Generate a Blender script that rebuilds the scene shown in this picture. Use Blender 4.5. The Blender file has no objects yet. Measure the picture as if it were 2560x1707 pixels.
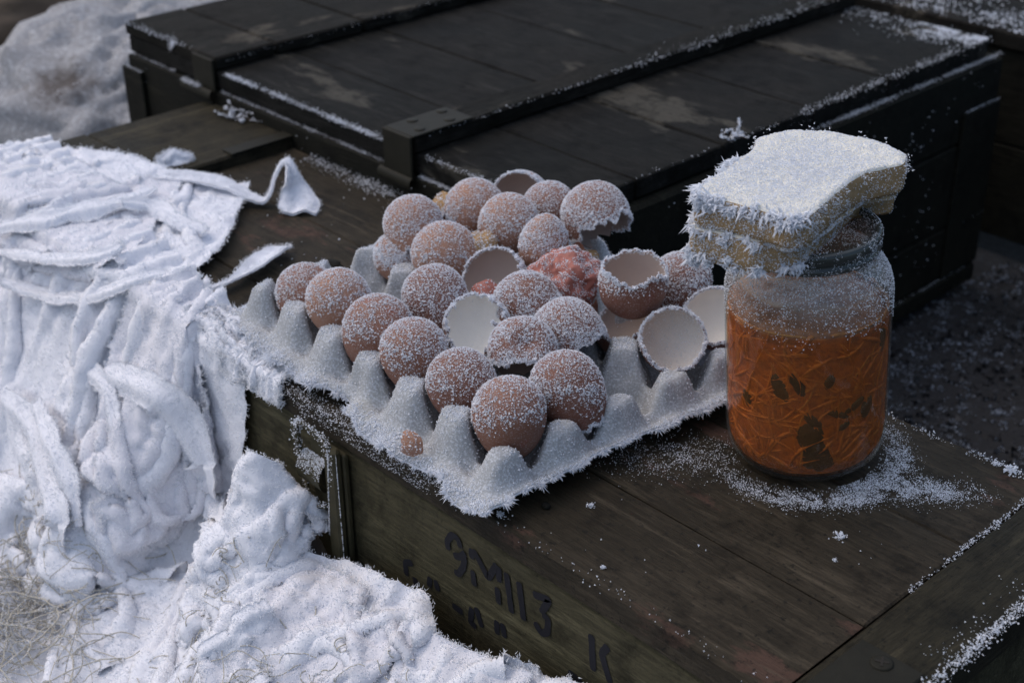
import bpy, math
import numpy as np
from mathutils import Matrix, Vector

# ---------------------------------------------------------------- camera, sky, sun, exposure
SC = bpy.context.scene
COL = SC.collection
cam_d = bpy.data.cameras.new('camera')
cam = bpy.data.objects.new('camera', cam_d)
COL.objects.link(cam)
CAM_R = np.array([0.6816305904, 0.7316197825, -0.0105939607])
CAM_U = np.array([-0.3474822096, 0.3364137911, 0.8752610326])
CAM_F = np.array([-0.6439222408, 0.5929234816, -0.4835347897])
CAM_C = np.array([0.7933009407, -0.4754874616, 0.5183480396])
mw = Matrix(((CAM_R[0], CAM_U[0], -CAM_F[0], CAM_C[0]), (CAM_R[1], CAM_U[1], -CAM_F[1], CAM_C[1]),
             (CAM_R[2], CAM_U[2], -CAM_F[2], CAM_C[2]), (0, 0, 0, 1)))
cam.matrix_world = mw
cam_d.sensor_width = 36.0
cam_d.lens = 50.92
cam_d.clip_start = 0.02
cam_d.clip_end = 400.0
cam_d.dof.use_dof = True
cam_d.dof.focus_distance = 0.90
cam_d.dof.aperture_fstop = 10.0
SC.camera = cam

SUN_EL, SUN_AZ = math.radians(58), math.radians(205)     # direction the light comes from, az from +x
world = bpy.data.worlds.new('World')
SC.world = world
world.use_nodes = True
wn = world.node_tree
wn.nodes.clear()
sky = wn.nodes.new('ShaderNodeTexSky')
sky.sky_type = 'NISHITA'
sky.sun_disc = False
sky.sun_elevation = SUN_EL
sky.sun_rotation = math.radians(90) - SUN_AZ
sky.air_density = 1.0
sky.dust_density = 4.0
sky.ozone_density = 1.0
hs = wn.nodes.new('ShaderNodeHueSaturation')
hs.inputs['Saturation'].default_value = 1.30
bg = wn.nodes.new('ShaderNodeBackground')
bg.inputs['Strength'].default_value = 0.098
wo = wn.nodes.new('ShaderNodeOutputWorld')
wn.links.new(sky.outputs[0], hs.inputs['Color'])
wn.links.new(hs.outputs[0], bg.inputs['Color'])
wn.links.new(bg.outputs[0], wo.inputs['Surface'])

sun_d = bpy.data.lights.new('sun', 'SUN')
sun_d.energy = 1.1
sun_d.angle = math.radians(150)
sun_d.color = (0.94, 0.965, 1.0)
sun = bpy.data.objects.new('sun', sun_d)
COL.objects.link(sun)
sd = Vector((math.cos(SUN_EL) * math.cos(SUN_AZ), math.cos(SUN_EL) * math.sin(SUN_AZ), math.sin(SUN_EL)))
sun.rotation_euler = (-sd).to_track_quat('-Z', 'Y').to_euler()
sun.location = (0, 0, 3)

SC.view_settings.view_transform = 'Standard'
SC.view_settings.look = 'None'
SC.view_settings.exposure = 0.36
SC.view_settings.gamma = 1.0
SC.view_settings.use_curve_mapping = False
try:
    SC.cycles.max_bounces = 8
    SC.cycles.transparent_max_bounces = 12
except Exception:
    pass

# ---------------------------------------------------------------- helpers
rng = np.random.default_rng(11)
PERM = np.random.default_rng(3).permutation(256)
PERM = np.concatenate([PERM, PERM, PERM])
GR = np.random.default_rng(5).normal(size=(256, 3))
GR /= np.linalg.norm(GR, axis=1)[:, None]


def noise(P, scale=1.0, seed=0):
    """gradient noise of an (n,3) array, about -0.7..0.7"""
    P = np.asarray(P, float) * scale + seed * 17.31
    i = np.floor(P).astype(int)
    f = P - i
    i &= 255
    u = f * f * f * (f * (f * 6 - 15) + 10)
    out = np.zeros(len(P))
    for dx in (0, 1):
        wx = u[:, 0] if dx else 1 - u[:, 0]
        for dy in (0, 1):
            wy = u[:, 1] if dy else 1 - u[:, 1]
            for dz in (0, 1):
                wz = u[:, 2] if dz else 1 - u[:, 2]
                h = PERM[PERM[PERM[(i[:, 0] + dx) & 255] + ((i[:, 1] + dy) & 255)] + ((i[:, 2] + dz) & 255)]
                g = GR[h]
                out += wx * wy * wz * (g[:, 0] * (f[:, 0] - dx) + g[:, 1] * (f[:, 1] - dy) + g[:, 2] * (f[:, 2] - dz))
    return out


def fbm(P, scale, octs=3, seed=0):
    o = 0
    a = 1.0
    for k in range(octs):
        o = o + a * noise(P, scale * 2 ** k, seed + k)
        a *= 0.5
    return o


def n1(t, seed=0):
    t = np.atleast_1d(np.asarray(t, float))
    return noise(np.stack([t, np.full_like(t, seed * 3.7 + .5), np.full_like(t, seed * 1.3 + .2)], 1), 1.0)


ORG = {}


def empty(name, loc):
    o = bpy.data.objects.new(name, None)
    COL.objects.link(o)
    o.location = loc
    o.empty_display_size = 0.02
    ORG[o.name] = np.array(loc, float)
    return o


def tag(o, label=None, cat=None, group=None, kind=None):
    if label: o['label'] = label
    if cat: o['category'] = cat
    if group: o['group'] = group
    if kind: o['kind'] = kind
    return o


def mk(name, V, F, mat, parent=None, smooth=True, kind=None):
    V = np.asarray(V, np.float64)
    if parent is not None:
        org = ORG[parent.name]
    else:
        lo, hi = V.min(0), V.max(0)
        org = np.array([(lo[0] + hi[0]) / 2, (lo[1] + hi[1]) / 2, lo[2]])
    me = bpy.data.meshes.new(name)
    L = (V - org).astype(np.float32)
    if isinstance(F, np.ndarray):
        n, k = F.shape
        me.vertices.add(len(L))
        me.vertices.foreach_set('co', L.ravel())
        me.loops.add(n * k)
        me.loops.foreach_set('vertex_index', F.astype(np.int32).ravel())
        me.polygons.add(n)
        me.polygons.foreach_set('loop_start', np.arange(0, n * k, k, dtype=np.int32))
        me.polygons.foreach_set('loop_total', np.full(n, k, dtype=np.int32))
        me.update(calc_edges=True)
    else:
        me.from_pydata(L.tolist(), [], [list(map(int, f)) for f in F])
    me.polygons.foreach_set('use_smooth', np.full(len(me.polygons), smooth))
    mats = mat if isinstance(mat, (list, tuple)) else [mat]
    for m in mats:
        me.materials.append(m)
    o = bpy.data.objects.new(name, me)
    COL.objects.link(o)
    if parent is not None:
        o.parent = parent
    else:
        o.location = org
    ORG[o.name] = org
    if kind: o['kind'] = kind
    return o


def grid_faces(n, m, wrap_u=False, wrap_v=False):
    """n rows x m cols"""
    r = np.arange(n if wrap_u else n - 1)
    c = np.arange(m if wrap_v else m - 1)
    R_, C_ = np.meshgrid(r, c, indexing='ij')
    R2, C2 = (R_ + 1) % n, (C_ + 1) % m
    return np.stack([R_ * m + C_, R_ * m + C2, R2 * m + C2, R2 * m + C_], -1).reshape(-1, 4)


def tris(F):
    if isinstance(F, np.ndarray) and F.shape[1] == 3:
        return F
    if isinstance(F, np.ndarray):
        return np.concatenate([F[:, [0, 1, 2]], F[:, [0, 2, 3]]])
    o = []
    for f in F:
        for k in range(1, len(f) - 1):
            o.append((f[0], f[k], f[k + 1]))
    return np.array(o)


def box_mesh(lo, hi, b=0.002, warp=0.0, seed=0, seg=1, axis=0):
    """bevelled box; seg > 1 cuts it along an axis so that the warp can bend it"""
    lo, hi = np.array(lo, float), np.array(hi, float)
    b = min(b, *(0.45 * (hi - lo)))
    other = [a for a in range(3) if a != axis]
    a1, a2 = other
    prof = []
    for sx, sy, kk in ((0, 0, ((0, 1), (1, 0))), (1, 0, ((-1, 0), (0, 1))), (1, 1, ((0, -1), (-1, 0))), (0, 1, ((1, 0), (0, -1)))):
        cx = hi[a1] if sx else lo[a1]
        cy = hi[a2] if sy else lo[a2]
        for dx, dy in kk:
            prof.append((cx + dx * b, cy + dy * b))
    prof = np.array(prof)
    cen = prof.mean(0)
    ts = [lo[axis]] + list(np.linspace(lo[axis] + b, hi[axis] - b, seg + 1)) + [hi[axis]]
    V = []
    for k, t in enumerate(ts):
        p = prof.copy()
        if k in (0, len(ts) - 1):
            d = p - cen
            p = cen + np.sign(d) * np.maximum(np.abs(d) - b * 0.8, 0.0001)
        q = np.zeros((8, 3))
        q[:, axis] = t
        q[:, a1] = p[:, 0]
        q[:, a2] = p[:, 1]
        V.append(q)
    V = np.concatenate(V)
    F = []
    n = len(ts)
    for k in range(n - 1):
        for j in range(8):
            F.append((k * 8 + j, k * 8 + (j + 1) % 8, (k + 1) * 8 + (j + 1) % 8, (k + 1) * 8 + j))
    F.append(tuple(range(7, -1, -1)))
    F.append(tuple((n - 1) * 8 + j for j in range(8)))
    if axis == 1:
        F = [tuple(reversed(f)) for f in F]
    if warp:
        V = V + np.stack([fbm(V, 9, 2, seed + s) for s in (0, 5, 9)], 1) * warp
    return V, F


def box(name, lo, hi, mat, parent=None, b=0.002, warp=0.0, seed=0, seg=1, axis=0):
    V, F = box_mesh(lo, hi, b, warp, seed, seg, axis)
    return mk(name, V, F, mat, parent, smooth=False)


def tube_mesh(P, r, k=6, caps=True):
    P = np.asarray(P, float)
    n = len(P)
    r = np.broadcast_to(r, (n,))
    T = np.gradient(P, axis=0)
    T /= np.linalg.norm(T, axis=1)[:, None] + 1e-12
    ref = np.array([0.31, 0.17, 0.93])
    A = np.cross(T, ref)
    A /= np.linalg.norm(A, axis=1)[:, None] + 1e-12
    B = np.cross(T, A)
    an = np.linspace(0, 2 * np.pi, k, endpoint=False)
    V = (P[:, None] + r[:, None, None] * (np.cos(an)[None, :, None] * A[:, None] + np.sin(an)[None, :, None] * B[:, None])).reshape(-1, 3)
    F = grid_faces(n, k, False, True).tolist()
    if caps:
        F.append(list(range(k - 1, -1, -1)))
        F.append([(n - 1) * k + j for j in range(k)])
    return V, F


def merge(parts):
    Vs, Fs, o = [], [], 0
    for V, F in parts:
        Vs.append(V)
        Fs += [[i + o for i in f] for f in (F.tolist() if isinstance(F, np.ndarray) else F)]
        o += len(V)
    return np.concatenate(Vs), Fs


def sample(V, F, n, r):
    T = tris(F)
    a, b, c = V[T[:, 0]], V[T[:, 1]], V[T[:, 2]]
    nn = np.cross(b - a, c - a)
    ar = np.linalg.norm(nn, axis=1)
    p = ar / ar.sum()
    idx = r.choice(len(T), n, p=p)
    u, v = r.random(n), r.random(n)
    s = u + v > 1
    u[s], v[s] = 1 - u[s], 1 - v[s]
    P = a[idx] + (b - a)[idx] * u[:, None] + (c - a)[idx] * v[:, None]
    N = nn[idx] / (ar[idx][:, None] + 1e-15)
    return P, N


def area(V, F):
    T = tris(F)
    return 0.5 * np.linalg.norm(np.cross(V[T[:, 1]] - V[T[:, 0]], V[T[:, 2]] - V[T[:, 0]]), axis=1).sum()


def rotq(n, r):
    q = r.normal(size=(n, 4))
    q /= np.linalg.norm(q, axis=1)[:, None]
    w, x, y, z = q.T
    return np.stack([1 - 2 * (y * y + z * z), 2 * (x * y - z * w), 2 * (x * z + y * w), 2 * (x * y + z * w), 1 - 2 * (x * x + z * z),
                     2 * (y * z - x * w), 2 * (x * z - y * w), 2 * (y * z + x * w), 1 - 2 * (x * x + y * y)], 1).reshape(n, 3, 3)


TET = np.array([(0, 0, 1.0), (.94, 0, -.33), (-.47, .82, -.33), (-.47, -.82, -.33)])
TETF = np.array([(0, 1, 2), (0, 2, 3), (0, 3, 1)])


def grains(P, size, r, squash=None):
    """irregular little ice crystals, one tetrahedron each"""
    n = len(P)
    R_ = rotq(n, r)
    T = TET[None] * (0.6 + 0.9 * r.random((n, 4, 1)))
    V = np.einsum('nij,nkj->nki', R_, T) * size[:, None, None] + P[:, None]
    F = (TETF[None] + 4 * np.arange(n)[:, None, None]).reshape(-1, 3)
    return V.reshape(-1, 3), F


def needles(P, D, length, rad, r):
    """three-sided spikes of ice growing along D"""
    n = len(P)
    D = D / (np.linalg.norm(D, axis=1)[:, None] + 1e-12)
    A = np.cross(D, r.normal(size=(n, 3)))
    A /= np.linalg.norm(A, axis=1)[:, None] + 1e-12
    B = np.cross(D, A)
    V = np.empty((n, 4, 3))
    for k in range(3):
        a = 2 * np.pi * k / 3
        V[:, k] = P + rad[:, None] * (math.cos(a) * A + math.sin(a) * B)
    V[:, 3] = P + D * length[:, None]
    F = (np.array([(0, 1, 3), (1, 2, 3), (2, 0, 3)])[None] + 4 * np.arange(n)[:, None, None]).reshape(-1, 3)
    return V.reshape(-1, 3), F


def cat(*parts):
    Vs, Fs, o = [], [], 0
    for V, F in parts:
        Vs.append(V)
        Fs.append(F + o)
        o += len(V)
    return np.concatenate(Vs), np.concatenate(Fs)


# ---------------------------------------------------------------- materials
def mat_new(name):
    m = bpy.data.materials.new(name)
    m.use_nodes = True
    nt = m.node_tree
    return m, nt, nt.nodes, nt.links, nt.nodes['Principled BSDF']


def tex_co(N, L, scale=(1, 1, 1), rot=(0, 0, 0)):
    tc = N.new('ShaderNodeTexCoord')
    mp = N.new('ShaderNodeMapping')
    mp.inputs['Scale'].default_value = scale
    mp.inputs['Rotation'].default_value = rot
    L.new(tc.outputs['Object'], mp.inputs['Vector'])
    return mp.outputs[0]


def nz(N, L, vec, scale, detail=3, rough=0.55):
    n = N.new('ShaderNodeTexNoise')
    n.inputs['Scale'].default_value = scale
    n.inputs['Detail'].default_value = detail
    n.inputs['Roughness'].default_value = rough
    L.new(vec, n.inputs['Vector'])
    return n.outputs['Fac']


def ramp(N, L, fac, stops):
    c = N.new('ShaderNodeValToRGB')
    e = c.color_ramp.elements
    while len(e) < len(stops):
        e.new(0.5)
    for k, (p, col) in enumerate(stops):
        e[k].position = p
        e[k].color = (*col, 1) if len(col) == 3 else col
    L.new(fac, c.inputs[0])
    return c.outputs[0]


def mixc(N, L, fac, a, b, mode='MIX'):
    m = N.new('ShaderNodeMix')
    m.data_type = 'RGBA'
    m.blend_type = mode
    for s, v in ((0, fac), (6, a), (7, b)):
        if hasattr(v, 'links'):
            L.new(v, m.inputs[s])
        else:
            m.inputs[s].default_value = v if s == 0 else (*v, 1)
    return m.outputs[2]


def bump(N, L, bsdf, h, strength=0.3, dist=0.001):
    b = N.new('ShaderNodeBump')
    b.inputs['Strength'].default_value = strength
    b.inputs['Distance'].default_value = dist
    L.new(h, b.inputs['Height'])
    L.new(b.outputs[0], bsdf.inputs['Normal'])


W0, W1 = (0, 0, 0), (1, 1, 1)


def wood_mat(name, paint, paint2, bare, axis=0, wear=0.6, seed=0.0, rough=0.62, speck=0.5, wscale=8, spec=.12):
    m, nt, N, L, B = mat_new(name)
    sc = [1.0, 1.0, 1.0]
    for k in range(3):
        if k != axis:
            sc[k] = 9.0
    v = tex_co(N, L, (1, 1, 1))
    va = N.new('ShaderNodeVectorMath')
    va.operation = 'ADD'
    va.inputs[1].default_value = (seed, seed * .7, seed * .3)
    L.new(v, va.inputs[0])
    v = va.outputs[0]
    st = N.new('ShaderNodeMapping')
    st.inputs['Scale'].default_value = sc
    L.new(v, st.inputs['Vector'])
    g = nz(N, L, st.outputs[0], 16, 5, .65)
    g2 = nz(N, L, st.outputs[0], 45, 4, .7)
    big = nz(N, L, v, 9, 3, .6)
    col = mixc(N, L, ramp(N, L, big, [(.38, W0), (.62, W1)]), paint, paint2)
    col = mixc(N, L, ramp(N, L, g2, [(.42, (.55,) * 3), (.62, (.0,) * 3)]), col, tuple(.45 * c for c in paint))
    # worn to the wood along the grain
    sm = N.new('ShaderNodeMapping')
    s3 = [1.0 if k == axis else 2.4 for k in range(3)]
    sm.inputs['Scale'].default_value = s3
    L.new(v, sm.inputs['Vector'])
    w = nz(N, L, sm.outputs[0], wscale, 9, .68)
    wf = ramp(N, L, w, [(wear, W0), (wear + .05, W1)])
    bc = mixc(N, L, g, tuple(.55 * c for c in bare), bare)
    wm = N.new('ShaderNodeMath')
    wm.operation = 'MULTIPLY'
    wm.inputs[1].default_value = .75
    L.new(wf, wm.inputs[0])
    col = mixc(N, L, wm.outputs[0], col, bc)
    gr = nz(N, L, v, 34, 9, .72)
    col = mixc(N, L, ramp(N, L, gr, [(.34, (.75,) * 3), (.50, W0)]), col, tuple(.22 * c for c in paint))
    gr2 = nz(N, L, st.outputs[0], 9, 8, .75)
    col = mixc(N, L, ramp(N, L, gr2, [(.56, W0), (.66, (.55,) * 3)]), col, tuple(1.9 * c for c in paint2))
    # dark specks of dirt
    d = nz(N, L, v, 230, 4, .75)
    df = ramp(N, L, d, [(.58, W0), (.65, (min(1, speck * 1.5),) * 3)])
    col = mixc(N, L, df, col, (.006, .006, .005))
    L.new(col, B.inputs['Base Color'])
    rr = N.new('ShaderNodeMapRange')
    rr.inputs['To Min'].default_value = rough - .1
    rr.inputs['To Max'].default_value = rough + .2
    L.new(big, rr.inputs['Value'])
    L.new(rr.outputs[0], B.inputs['Roughness'])
    B.inputs['Specular IOR Level'].default_value = spec
    h = N.new('ShaderNodeMath')
    h.operation = 'ADD'
    L.new(g, h.inputs[0])
    L.new(g2, h.inputs[1])
    h2 = N.new('ShaderNodeMath')
    h2.operation = 'MULTIPLY_ADD'
    h2.inputs[1].default_value = .8
    L.new(gr, h2.inputs[0])
    L.new(h.outputs[0], h2.inputs[2])
    bump(N, L, B, h2.outputs[0], .7, .0016)
    return m


def plain_mat(name, col, rough=.6, var=.25, scale=60, metallic=0.0, bump_s=.2, spec=.3):
    m, nt, N, L, B = mat_new(name)
    v = tex_co(N, L)
    n = nz(N, L, v, scale, 4, .6)
    c = mixc(N, L, n, tuple(x * (1 - var) for x in col), tuple(min(1, x * (1 + var)) for x in col))
    L.new(c, B.inputs['Base Color'])
    B.inputs['Roughness'].default_value = rough
    B.inputs['Metallic'].default_value = metallic
    B.inputs['Specular IOR Level'].default_value = spec
    if bump_s:
        bump(N, L, B, nz(N, L, v, scale * 6, 3, .6), bump_s, .0008)
    return m


def frost_mat(name, col=(.88, .90, .94), tr=.38):
    """ice crystals: white, letting part of the light through"""
    m, nt, N, L, B = mat_new(name)
    N.remove(B)
    d = N.new('ShaderNodeBsdfDiffuse')
    t = N.new('ShaderNodeBsdfTranslucent')
    d.inputs['Color'].default_value = (*col, 1)
    t.inputs['Color'].default_value = (*col, 1)
    mx = N.new('ShaderNodeMixShader')
    mx.inputs[0].default_value = tr
    L.new(d.outputs[0], mx.inputs[1])
    L.new(t.outputs[0], mx.inputs[2])
    L.new(mx.outputs[0], N['Material Output'].inputs['Surface'])
    return m


M_FUR = frost_mat('frost_fur', (.94, .95, .97), .5)
M_FROST = frost_mat('hoar_frost')
M_FROSTDIM = frost_mat('thin_frost', (.33, .36, .41))
M_NEAR = wood_mat('olive_planks', (.031, .025, .016), (.051, .041, .028), (.105, .060, .044), 0, .575, 0.0, wscale=11)
M_NEARY = wood_mat('olive_batten', (.027, .024, .015), (.040, .034, .021), (.08, .052, .034), 1, .66, 3.1)
M_FACE = wood_mat('olive_paint_face', (.068, .060, .034), (.086, .076, .044), (.07, .05, .03), 0, .74, 5.3, .7, .3)
M_BACK = wood_mat('dark_planks', (.013, .013, .0115), (.022, .021, .019), (.10, .092, .075), 0, .562, 1.7, wscale=5, spec=.05)
M_BACKY = wood_mat('dark_batten', (.013, .0125, .010), (.022, .020, .017), (.105, .092, .072), 1, .555, 8.2, wscale=5, spec=.05)
M_BACKF = wood_mat('dark_paint_face', (.011, .011, .008), (.016, .015, .010), (.03, .026, .018), 0, .75, 2.2, .7, .3)
M_METAL = plain_mat('olive_metal', (.017, .016, .011), .6, .4, 80, .0, .25, .15)
M_HASP = plain_mat('olive_hasp', (.050, .044, .024), .6, .4, 90, 0, .3, .2)
M_SCREW = plain_mat('dark_screw', (.025, .02, .014), .5, .4, 200, .3, .1)
M_INK = plain_mat('marking_ink', (.012, .012, .016), .7, .35, 150, 0, .05, .2)
M_CRACK = plain_mat('bare_splinter', (.26, .17, .10), .8, .35, 220, 0, .5, .2)

# ---------------------------------------------------------------- ground
def ground_mat():
    m, nt, N, L, B = mat_new('frozen_ground')
    v = tex_co(N, L)
    a = nz(N, L, v, 7, 5, .6)
    b = nz(N, L, v, 110, 4, .65)
    col = mixc(N, L, a, (.006, .006, .007), (.015, .014, .015))
    far = nz(N, L, v, .9, 3, .6)
    col = mixc(N, L, ramp(N, L, far, [(.52, W0), (.70, (.6,) * 3)]), col, (.045, .036, .028))
    col = mixc(N, L, ramp(N, L, b, [(.56, W0), (.70, (.5,) * 3)]), col, (.06, .067, .08))
    L.new(col, B.inputs['Base Color'])
    B.inputs['Roughness'].default_value = .85
    bump(N, L, B, b, .8, .006)
    return m


GZ = -0.2532
M_GROUND = ground_mat()
xs = np.concatenate([np.linspace(-60, -3, 12), np.linspace(-2.6, 1.6, 120), np.linspace(2.5, 60, 12)])
ys = np.concatenate([np.linspace(-60, -2, 12), np.linspace(-1.2, 3.6, 130), np.linspace(5, 80, 12)])
X, Y = np.meshgrid(xs, ys, indexing='ij')
P = np.stack([X.ravel(), Y.ravel(), np.zeros(X.size)], 1)
near = np.exp(-((P[:, 0]) ** 2 + (P[:, 1] - .6) ** 2) / 4.0)
P[:, 2] = GZ + (fbm(P, 14, 3, 2) * .006) * near - .006
g = mk('ground', P, grid_faces(len(xs), len(ys)), M_GROUND)
tag(g, kind='structure')


def line_pts(a, b, n, r, spread, clump=14, thr=-.15, seed=0, pw=1.0):
    """points strewn along a line a-b in clumps; spread is (across, up) in metres; returns (n,3)"""
    a, b = np.array(a, float), np.array(b, float)
    t = r.random(n * 3) ** pw
    P = a + (b - a) * t[:, None]
    d = (b - a) / np.linalg.norm(b - a)
    side = np.cross(d, (0, 0, 1.0))
    L_ = t * np.linalg.norm(b - a)
    k = n1(L_ * clump * 10, seed) + .8 * n1(L_ * 330, seed + 3) + .35 * r.normal(size=len(t)) > thr
    P = P[k][:n]
    m = len(P)
    P = P + side * (r.normal(size=m) * spread[0])[:, None]
    P[:, 2] += np.abs(r.normal(size=m)) * spread[1]
    return P


def sizes(n, lo, hi, r):
    return lo + (hi - lo) * r.random(n) ** 2


# ---------------------------------------------------------------- near crate
XL, XR, WN = -0.4867, 0.5248, 0.275
crate = empty('wooden_crate', (0.0, WN / 2, GZ))
tag(crate, 'long olive painted wooden crate carrying the egg tray and jar, stencilled on its side', 'crate')
LT = .0186


def front_plank():
    n = 260
    xs_ = np.linspace(-.334, .4705, n)
    dam = np.clip(n1(xs_ * 26, 4) * 2.0 + n1(xs_ * 90, 6) * .8 - .15, 0, 1)
    zone = np.exp(-((xs_ - .305) / .055) ** 2) + np.exp(-((xs_ - .41) / .05) ** 2) * 1.0 + .12
    b1 = .0012 + .010 * dam * zone                       # how far the top is chipped back
    b2 = .0012 + .006 * np.clip(dam * zone * (1 + n1(xs_ * 140, 9)), 0, 1.2)
    rows = []
    y1 = .0798
    zz = .0011 * n1(xs_ * 7, 12)
    for k in range(n):
        rows.append([(xs_[k], 0, -LT + zz[k] * .6), (xs_[k], 0.0002 * n1([xs_[k] * 60], 3)[0], -b2[k]), (xs_[k], b1[k] * .45, -b2[k] * .35),
                     (xs_[k], b1[k], .0 + zz[k] * .3), (xs_[k], y1 - .001, 0.0), (xs_[k], y1, -.001), (xs_[k], y1, -LT)])
    V = np.array(rows).reshape(-1, 3)
    F = grid_faces(n, 7)
    o = mk('plank', V, F, [M_NEAR, M_CRACK], crate, smooth=False)
    mi = np.zeros((n - 1, 6), int)
    ex = (b1[:-1] > .0035)
    mi[ex, 1] = 1
    mi[ex & (n1(xs_[:-1] * 50, 2) > 0), 2] = 1
    o.data.polygons.foreach_set('material_index', mi.ravel().astype(np.int32))
    return o


front_plank()
box('plank', (-.334, .0806, -LT), (.4705, .1812, .0004), M_NEAR, crate, .0012, .0006, 3, 14)
box('plank', (-.334, .1818, -LT), (.4705, WN, -.0004), M_NEAR, crate, .0016, .0006, 5, 14)
# battens across the lid at both ends
for k, (y0, y1) in enumerate(((-.001, .1335), (.1345, WN + .001))):
    box('batten', (XL, y0, -LT), (-.336, y1, .0105 - .0006 * k), M_NEARY, crate, .002, .0006, 7 + k, 6, 1)
box('batten', (.472, -.001, -LT - .001), (XR, WN + .001, .0030), M_NEARY, crate, .003, .0006, 9, 10, 1)
box('corner_plate', (-.352, .205, .0102), (-.3345, WN + .0015, .0122), M_METAL, crate, .0006)


def screw(x, y, z, parent, r=.0062, cross=True, nz_=1):
    an = np.linspace(0, 2 * np.pi, 14, endpoint=False)
    prof = [(r, 0), (r, .0006), (r * .82, .0011), (r * .25, .0012)]
    V = [(x + rr * np.cos(a), y + rr * np.sin(a), z + hh) for rr, hh in prof for a in an]
    V += [(x, y, z + .0009)]
    F = grid_faces(4, 14, False, True).tolist() + [[3 * 14 + j, 3 * 14 + (j + 1) % 14, 4 * 14] for j in range(14)]
    s_ = mk('screw', np.array(V), F, M_METAL, parent)
    if cross:
        parts = [box_mesh((x - r * .6, y - r * .12, z + .001), (x + r * .6, y + r * .12, z + .0015), .0001),
                 box_mesh((x - r * .12, y - r * .6, z + .001), (x + r * .12, y + r * .6, z + .00155), .0001)]
        V, F = merge(parts)
        c_, s2 = math.cos(.5), math.sin(.5)
        Q = V - [x, y, 0]
        V = np.stack([x + Q[:, 0] * c_ - Q[:, 1] * s2, y + Q[:, 0] * s2 + Q[:, 1] * c_, V[:, 2]], 1)
        mk('screw_slot', V, F, M_SCREW, s_, smooth=False)
    return s_


plate = box('corner_plate', (.478, -.0025, .0026), (.5175, .066, .0050), M_METAL, crate, .0012)
screw(.497, .0565, .0049, crate)
screw(.508, .020, .0049, crate)
# body boards
box('front_board', (XL + .002, .0015, -.136), (XR - .006, .0165, -LT - .0030), M_FACE, crate, .0025, .0007, 21, 20)
box('front_board', (XL + .002, .0012, GZ + .012), (XR - .006, .0165, -.1375), M_FACE, crate, .0020, .0007, 23, 20)
box('back_board', (XL + .002, WN - .0165, GZ + .012), (XR - .006, WN - .002, -LT - .003), M_FACE, crate, .002)
box('end_board', (XL + .003, .0166, GZ + .012), (XL + .018, WN - .0166, -LT - .003), M_FACE, crate, .002)
box('end_board', (XR - .022, .0166, GZ + .012), (XR - .007, WN - .0166, -LT - .003), M_FACE, crate, .002)
box('base_board', (XL + .002, .0, GZ - .004), (XR - .006, WN, GZ + .011), M_FACE, crate, .002)

# hand painted characters on the front face
TXT = [[[0.2134, -0.0476], [0.2123, -0.0415], [0.2176, -0.0329], [0.2235, -0.0333], [0.2257, -0.0394]], [[0.2183, -0.0492], [0.2254, -0.0467], [0.2301, -0.041]], [[0.2295, -0.0445], [0.2277, -0.0537], [0.2226, -0.0621], [0.2184, -0.0616]], [[0.2359, -0.0343], [0.2363, -0.0421]], [[0.2366, -0.0509], [0.2379, -0.0626]], [[0.2372, -0.0344], [0.2412, -0.0374], [0.2513, -0.049], [0.2597, -0.0337]], [[0.2613, -0.0342], [0.2614, -0.046]], [[0.2596, -0.0513], [0.2607, -0.0638]], [[0.2682, -0.0352], [0.2726, -0.0639]], [[0.2795, -0.0357], [0.2834, -0.0631]], [[0.2919, -0.0379], [0.3062, -0.0339], [0.2989, -0.0481]], [[0.2997, -0.0488], [0.3052, -0.049], [0.3044, -0.0599], [0.2989, -0.064], [0.2933, -0.0585]], [[0.1749, -0.0796], [0.1666, -0.0834], [0.1677, -0.0942]], [[0.1766, -0.0907], [0.1771, -0.0973]], [[0.1931, -0.0813], [0.1911, -0.09]], [[0.1987, -0.0804], [0.2005, -0.0884]], [[0.2149, -0.0917], [0.2253, -0.0918]], [[0.2344, -0.0826], [0.2326, -0.0957], [0.2384, -0.0959]], [[0.2384, -0.0796], [0.2439, -0.0928]], [[0.2583, -0.0786], [0.2584, -0.0896]], [[0.2634, -0.0778], [0.2655, -0.0881]], [[0.3408, -0.0394], [0.3429, -0.0654]], [[0.3543, -0.0397], [0.3493, -0.0483], [0.3519, -0.0547], [0.3568, -0.0659]], [[0.3221, -0.0796], [0.334, -0.0806]], [[0.3404, -0.08], [0.3506, -0.0793]]]
GROUPS = [(0, 3), (3, 8), (8, 9), (9, 10), (10, 12), (12, 14), (14, 16), (16, 17), (17, 19), (19, 21), (21, 23), (23, 24), (24, 25)]
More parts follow.
